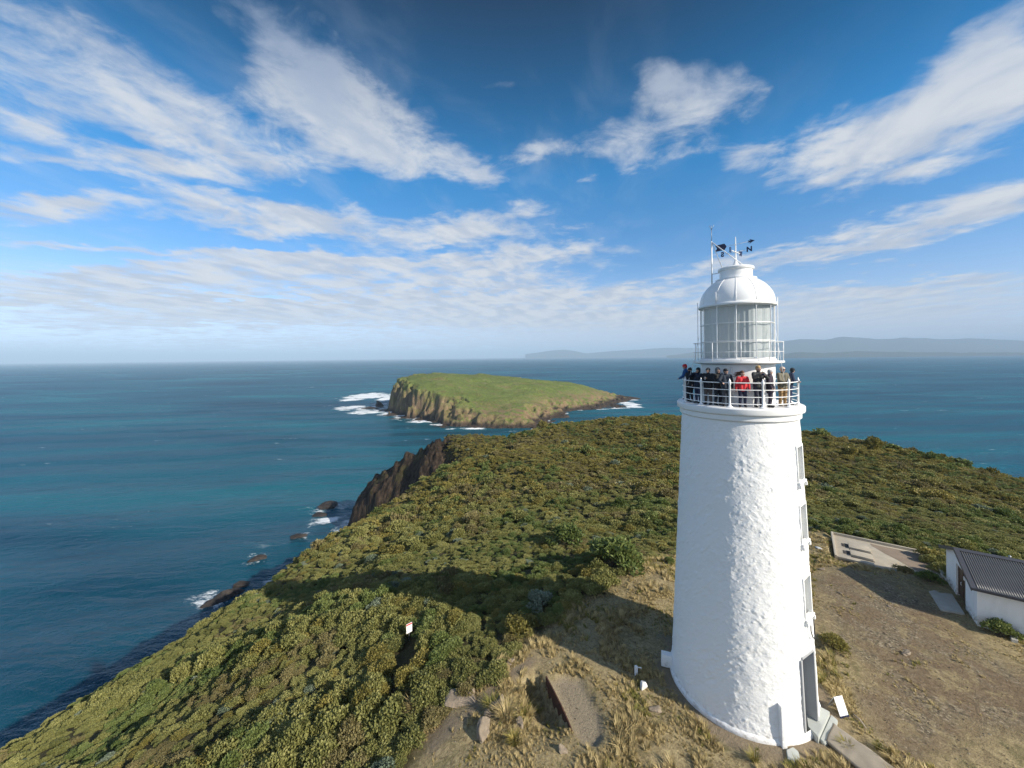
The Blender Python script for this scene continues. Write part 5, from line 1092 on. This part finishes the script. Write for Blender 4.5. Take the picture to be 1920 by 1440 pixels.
# boulders
for i_, (px, py, z_, s_, lab, mk) in enumerate(((975, 1386, -.8, (.42, .34, .30), 'rounded pinkish boulder beside the long grass clump at the bottom', 'rock_pale'), (1054, 1424, -.4, (.36, .30, .24), 'pale flat boulder in dry grass at the bottom edge, below the gravel pad', 'rock_white2'),
        (905, 1392, -1.0, (.85, .5, .5), 'long angular grey-brown boulder casting a deep shadow at the bottom', 'rock_pale'), (860, 1330, -1.1, (1.5, .8, .42), 'broad flat bedrock slab on the bare slope beside the heath', 'rock_pale'), (957, 1262, -.75, (.34, .26, .2), 'small pale rock on the bare soil above the rusty steel plate', 'rock_pale'),
        (883, 1318, -1.0, (.5, .34, .3), 'jagged rock at the upper end of the flat bedrock slab', 'rock_pale'), (930, 1352, -.9, (.9, .55, .5), 'dark edged boulder between the bedrock slab and the long grass clump', 'rock_pale'),
        (1536, 1030, -.75, (.42, .22, .18), 'white flat stone in the grass between tower and old slab', 'rock_white'), (1543, 1066, -.5, (.5, .22, .12), 'pale stone at the tip of the shed shadow', 'rock_pale'), (1667, 1136, -.3, (.35, .15, .1), 'thin pale stone at the lower edge of the shed shadow', 'rock_pale'),
        (1576, 1114, -.3, (.3, .18, .1), 'small pale stone on gravel between tower and shed shadow', 'rock_pale'), (1697, 1225, -.1, (.55, .28, .16), 'brown outcrop stone in the middle of the gravel yard', 'rock_pale'), (1230, 1335, -.1, (.5, .3, .2), 'low earthy rock beside the lighthouse foot', 'rock_pale'),
        (1648, 1058, -.9, (.7, .18, .16), 'reddish broken kerb stone at the front edge of the old slab', 'rock_pale'))):
    s_ = tuple(q_*.78 for q_ in s_); P3 = at_z(px, py, z_); mk = 'rock_white' if mk == 'rock_white' else 'rock_pale'
    o = rock('boulder', (P3[0], P3[1], gz(P3[0], P3[1])+s_[2]*.22), s_, M[mk], 40+i_, 4, .40, RNG.uniform(0, 3)); tag(o, lab, 'rock')
# driftwood stick by the sign board
a_, b_ = at_z(1600, 1338, .03), at_z(1624, 1366, .03); mid_ = (np.array(a_)+np.array(b_))/2; MB().tube([(a_[0], a_[1], gz(a_[0], a_[1])+.05), (mid_[0]+.05, mid_[1]+.05, gz(mid_[0], mid_[1])+.06), (b_[0], b_[1], gz(b_[0], b_[1])+.05)], [.035, .03, .02], 7).build('stick', M['wood'], None, smooth=True)
tag(bpy.data.objects['stick'], 'bare pale stick lying on gravel behind the folding sign board', 'stick')
# single tussocks the photo shows
TUS = [tuft_mesh('blades', 500, M['blade_green'], 150, .75, .5, .013, .75), tuft_mesh('blades', 501, M['blade'], 170, .85, .5, .013, .9), tuft_mesh('blades', 502, M['blade_green'], 130, .5, .45, .012, .7)]
for px, py, z_, k_, s_, lab in ((923, 1358, -.95, 0, .95, 'dark green tussock at the bottom, left of the straw-yellow one'), (950, 1378, -.9, 1, 1.0, 'long straw-yellow tussock arching beside the rounded boulder'), (965, 1418, -.8, 2, 1.0, 'short green tussock below the rounded boulder'),
        (780, 1345, -1.4, 1, .9, 'pale straw tussock at the edge of the heath beside the bedrock slab'), (1587, 1400, .0, 2, .8, 'green tussock in the angle between tower step and concrete path'), (1645, 1402, .0, 2, .55, 'small olive tussock on the gravel side of the concrete path'), (1415, 1428, 0, 0, .6, 'green tussock right below the tower foot'), (1690, 1060, -.8, 1, .8, 'straw tussock on the bank beside the old slab')):
    P3 = at_z(px, py, z_); o = bpy.data.objects.new('tussock', TUS[k_]); COL.objects.link(o); o.location = (P3[0], P3[1], gz(P3[0], P3[1])-.03); o.scale = (s_,)*3; o.rotation_euler = (0, 0, RNG.uniform(0, 6)); tag(o, lab, 'grass tussock')

# ------------------------------------------------------------------ sun, sky, camera
SUN_EL, SUN_D = R(29.5), Vector((.815, -.580, 0)).normalized()
sd3 = Vector((SUN_D.x*math.cos(SUN_EL), SUN_D.y*math.cos(SUN_EL), math.sin(SUN_EL)))
li = bpy.data.lights.new('sun', 'SUN'); li.energy = 4.4; li.angle = R(.53); li.color = (1, .92, .79); so = bpy.data.objects.new('sun', li); COL.objects.link(so); so.rotation_euler = (-sd3).to_track_quat('-Z', 'Y').to_euler(); so.location = (60, -60, 80)
W = bpy.data.worlds.new('World'); S.world = W; W.use_nodes = True; t = NT(W.node_tree); bg = t.N['Background']
sky = t.n('ShaderNodeTexSky', sky_type='NISHITA', sun_disc=False); sky.sun_elevation = SUN_EL; sky.sun_rotation = math.atan2(SUN_D.x, SUN_D.y); sky.altitude = 90; sky.air_density = 1.0; sky.dust_density = .4; sky.ozone_density = 2.5
dirv = t.n('ShaderNodeTexCoord').outputs['Generated']; sx = t.n('ShaderNodeSeparateXYZ'); t.put(sx.inputs[0], dirv); dx, dy, dz = sx.outputs
# a flat cloud deck high over the sea: where each view direction meets it
zc_ = t.math('ADD', t.math('MAXIMUM', dz, 0.0), .05); cx2 = t.n('ShaderNodeCombineXYZ'); t.put(cx2.inputs[0], t.math('DIVIDE', dx, zc_)); t.put(cx2.inputs[1], t.math('DIVIDE', dy, zc_)); deck = cx2.outputs[0]
# heading coordinates (tangent of bearing and of height) to set the cloud banks where the photo has them
ya = t.math('MAXIMUM', t.math('ABSOLUTE', dy), .02); ca2 = t.n('ShaderNodeCombineXYZ'); t.put(ca2.inputs[0], t.math('DIVIDE', dx, ya)); t.put(ca2.inputs[1], t.math('DIVIDE', dz, ya)); ang = ca2.outputs[0]
wob = t.noise(deck, 1.6, 4, .55, out='Color'); wob2 = t.noise(deck, 5.0, 4, .6, out='Color')
ang = t.vmath('ADD', ang, t.vmath('SCALE', t.vmath('SUBTRACT', wob, (.5, .5, .5)), .13)); ang = t.vmath('ADD', ang, t.vmath('SCALE', t.vmath('SUBTRACT', wob2, (.5, .5, .5)), .06))
BLOBS = [  # px, py, half length, half height, rotation (deg, up to the right), strength
    (655, 200, 190, 72, -38, .95), (700, 265, 95, 45, -25, .6), (500, 60, 120, 60, -40, .55), (560, 130, 110, 60, -40, .5), (330, 190, 240, 80, -24, .66), (80, 110, 220, 84, -20, .55), (120, 235, 210, 54, -12, .66), (430, 270, 190, 54, -14, .6), (600, 335, 90, 22, -12, .3),
    (880, 308, 70, 24, -10, .95), (1010, 280, 56, 18, 4, .8), (1105, 336, 34, 14, 0, .5), (940, 165, 55, 16, 8, .3),
    (1320, 195, 100, 58, 10, .95), (1235, 150, 60, 46, 20, .55), (1165, 268, 66, 44, -12, .95), (1410, 288, 56, 22, 14, .8), (1300, 130, 90, 26, 10, .3),
    (1790, 200, 200, 80, 22, 1.15), (1600, 290, 150, 46, 16, 1.0), (1900, 150, 160, 80, 24, 1.1), (1560, 215, 50, 30, 20, .35), (1880, 50, 120, 30, 30, .45),
    (1790, 405, 190, 30, 15, .95), (1560, 465, 190, 20, 8, .9), (1900, 365, 120, 30, 18, .8), (1340, 505, 120, 16, 6, .6), (1820, 525, 170, 12, 4, .62), (1560, 540, 200, 14, 3, .5), (1720, 495, 120, 8, 6, .5), (1250, 150, 30, 20, 0, .2),
    (110, 378, 170, 17, -2, .95), (60, 405, 110, 12, -4, .7), (90, 455, 150, 11, -5, .85), (500, 385, 230, 36, -8, .75), (560, 420, 220, 28, -4, .85), (320, 320, 130, 28, -16, .6), (90, 300, 140, 26, -10, .6), (890, 432, 130, 36, 10, 1.0), (640, 485, 360, 20, -2, 1.05), (330, 490, 260, 16, -2, .85), (985, 477, 80, 22, 10, .85), (1092, 462, 46, 26, 5, .85), (1165, 466, 30, 11, 0, .5),
    (270, 525, 430, 22, 1, 1.15), (880, 530, 340, 16, 2, 1.0), (160, 562, 400, 15, 0, 1.05), (700, 563, 430, 17, 1, 1.1), (1120, 558, 230, 15, 3, 1.1), (430, 600, 720, 20, 0, 1.0), (1150, 600, 320, 18, 0, 1.0), (1680, 575, 340, 20, 2, 1.0), (1700, 612, 430, 24, 0, 1.15), (1720, 545, 300, 10, 3, .7), (600, 642, 950, 20, 0, .8), (1500, 640, 520, 14, 0, .6)]
acc = None
for (px, py, a, b_, rot, stg) in BLOBS:
    u = (px-960)/F; v = (669-.0103*(px-960)-py)/F
    mp = t.mapping(ang, loc=(u, v, 0), rot=(0, 0, R(rot)), sc=(a/F*1.15, b_/F*1.2, 1), t='TEXTURE')
    l2 = t.vmath('DOT_PRODUCT', mp, mp, out=1); e = t.math('MULTIPLY', t.math('EXPONENT', t.math('MULTIPLY', l2, -1.15)), stg)
    acc = e if acc is None else t.math('SUBTRACT', t.math('ADD', acc, e), t.math('MULTIPLY', t.math('MULTIPLY', acc, e), .55))
for (px, py, a, b_, rot, stg) in ((180, 430, 190, 15, -3, .8), (200, 485, 230, 11, -2, .7), (430, 455, 170, 13, -4, .6), (700, 352, 170, 22, -6, .9), (820, 470, 90, 11, 0, .5), (480, 553, 170, 6, 0, .6), (150, 340, 130, 15, -10, .7), (1150, 515, 130, 11, 2, .5), (420, 120, 40, 60, -30, .6), (230, 250, 150, 14, -20, .5), (800, 548, 120, 5, 0, .4), (400, 340, 160, 9, -12, .5)):
    u = (px-960)/F; v = (669-.0103*(px-960)-py)/F
    mp = t.mapping(ang, loc=(u, v, 0), rot=(0, 0, R(rot)), sc=(a/F, b_/F, 1), t='TEXTURE'); l2 = t.vmath('DOT_PRODUCT', mp, mp, out=1)
    acc = t.math('SUBTRACT', acc, t.math('MULTIPLY', t.math('EXPONENT', t.math('MULTIPLY', l2, -1.0)), stg))
acc = t.math('MAXIMUM', acc, 0.0)
str_ = t.mapping(t.mapping(deck, rot=(0, 0, R(18))), sc=(1.25, .66, 1)); f1 = t.noise(str_, 2.2, 8, .60, .35); f2 = t.noise(t.mapping(deck, rot=(0, 0, R(18)), sc=(1, 1, 1)), 6.0, 7, .62, .3)
f3 = t.noise(deck, 3.6, 10, .66, .45); amp = t.lin(dz, .04, .40, .55, 1.0)
ft = t.math('ADD', t.math('ADD', t.math('MULTIPLY', f1, .20), t.math('MULTIPLY', f2, .24)), t.math('MULTIPLY', f3, .56))
dens = t.math('ADD', acc, t.math('MULTIPLY', t.math('MULTIPLY', t.math('SUBTRACT', ft, .5), amp), 3.5)); dens = t.math('MULTIPLY', dens, t.ss(.05, .30, acc))
veil = t.math('MULTIPLY', t.math('MULTIPLY', t.ss(.46, .72, f1), t.ss(.9, -.3, dx)), .22)
al = t.math('MAXIMUM', t.ss(.25, 1.12, dens), veil); front = t.ss(-.15, .05, dy)
side = t.math('MULTIPLY', t.ss(.36, .56, f1), t.math('SUBTRACT', 1, front)); al = t.math('ADD', t.math('MULTIPLY', al, front), t.math('MULTIPLY', side, .9))  # unseen bright clouds behind the camera, added as fill for shaded walls
al = t.math('MULTIPLY', al, .95)
# sunlit tops against the grey of the thicker cores
shn = t.noise(t.vmath('ADD', str_, (.16, .10, 0)), 2.2, 5, .55, .35); lit = t.ss(-.15, .13, t.math('SUBTRACT', f1, shn))
cc = t.mix(lit, (2.7, 3.0, 3.55), (3.75, 3.85, 4.0)); cc = t.mix(t.ss(.46, .66, dz), cc, (1.75, 2.15, 2.9)); al = t.math('MULTIPLY', al, t.lin(dz, .36, .68, 1, .70)); cc = t.mix(t.ss(.12, .02, dz), cc, (3.2, 3.6, 4.2))
grad = t.ramp(dz, [(0, (.60, .74, 1.30)), (.03, (.66, .76, 1.18)), (.095, (.72, .71, .84)), (.227, (.36, .62, .82)), (.42, (.08, .62, .88)), (.56, (.0, .36, .54)), (.69, (.0, .135, .215)), (.9, (.0, .135, .215))])
grad = t.mix(front, (.9, .95, 1.0), grad); base = t.mix(1.0, sky.outputs[0], grad, 'MULTIPLY')  # sky behind the camera left undarkened to keep the added fill
fin = t.mix(al, base, cc); t.L.new(fin, bg.inputs[0]); bg.inputs[1].default_value = .12
cam = bpy.data.cameras.new('camera'); cam.sensor_fit = 'HORIZONTAL'; cam.sensor_width = 36; cam.lens = F/1920*36; cam.shift_y = -(720-PY)/1920; cam.clip_start = .2; cam.clip_end = 200000
co = bpy.data.objects.new('camera', cam); COL.objects.link(co); co.location = (0, 0, CZ); co.matrix_world = Matrix(((_r[0], _u[0], -_f[0], 0), (_r[1], _u[1], -_f[1], 0), (_r[2], _u[2], -_f[2], CZ), (0, 0, 0, 1)))
S.camera = co; S.view_settings.view_transform = 'Standard'; S.view_settings.look = 'None'; S.view_settings.gamma = 1; S.view_settings.exposure = .72
S.cycles.max_bounces = 6; S.cycles.diffuse_bounces = 3; S.cycles.glossy_bounces = 3; S.cycles.transparent_max_bounces = 12; S.cycles.transmission_bounces = 4; S.cycles.volume_bounces = 0; S.cycles.sample_clamp_indirect = 6
S.cycles.use_denoising = True; S.cycles.denoiser = 'OPENIMAGEDENOISE'; S.render.film_transparent = False
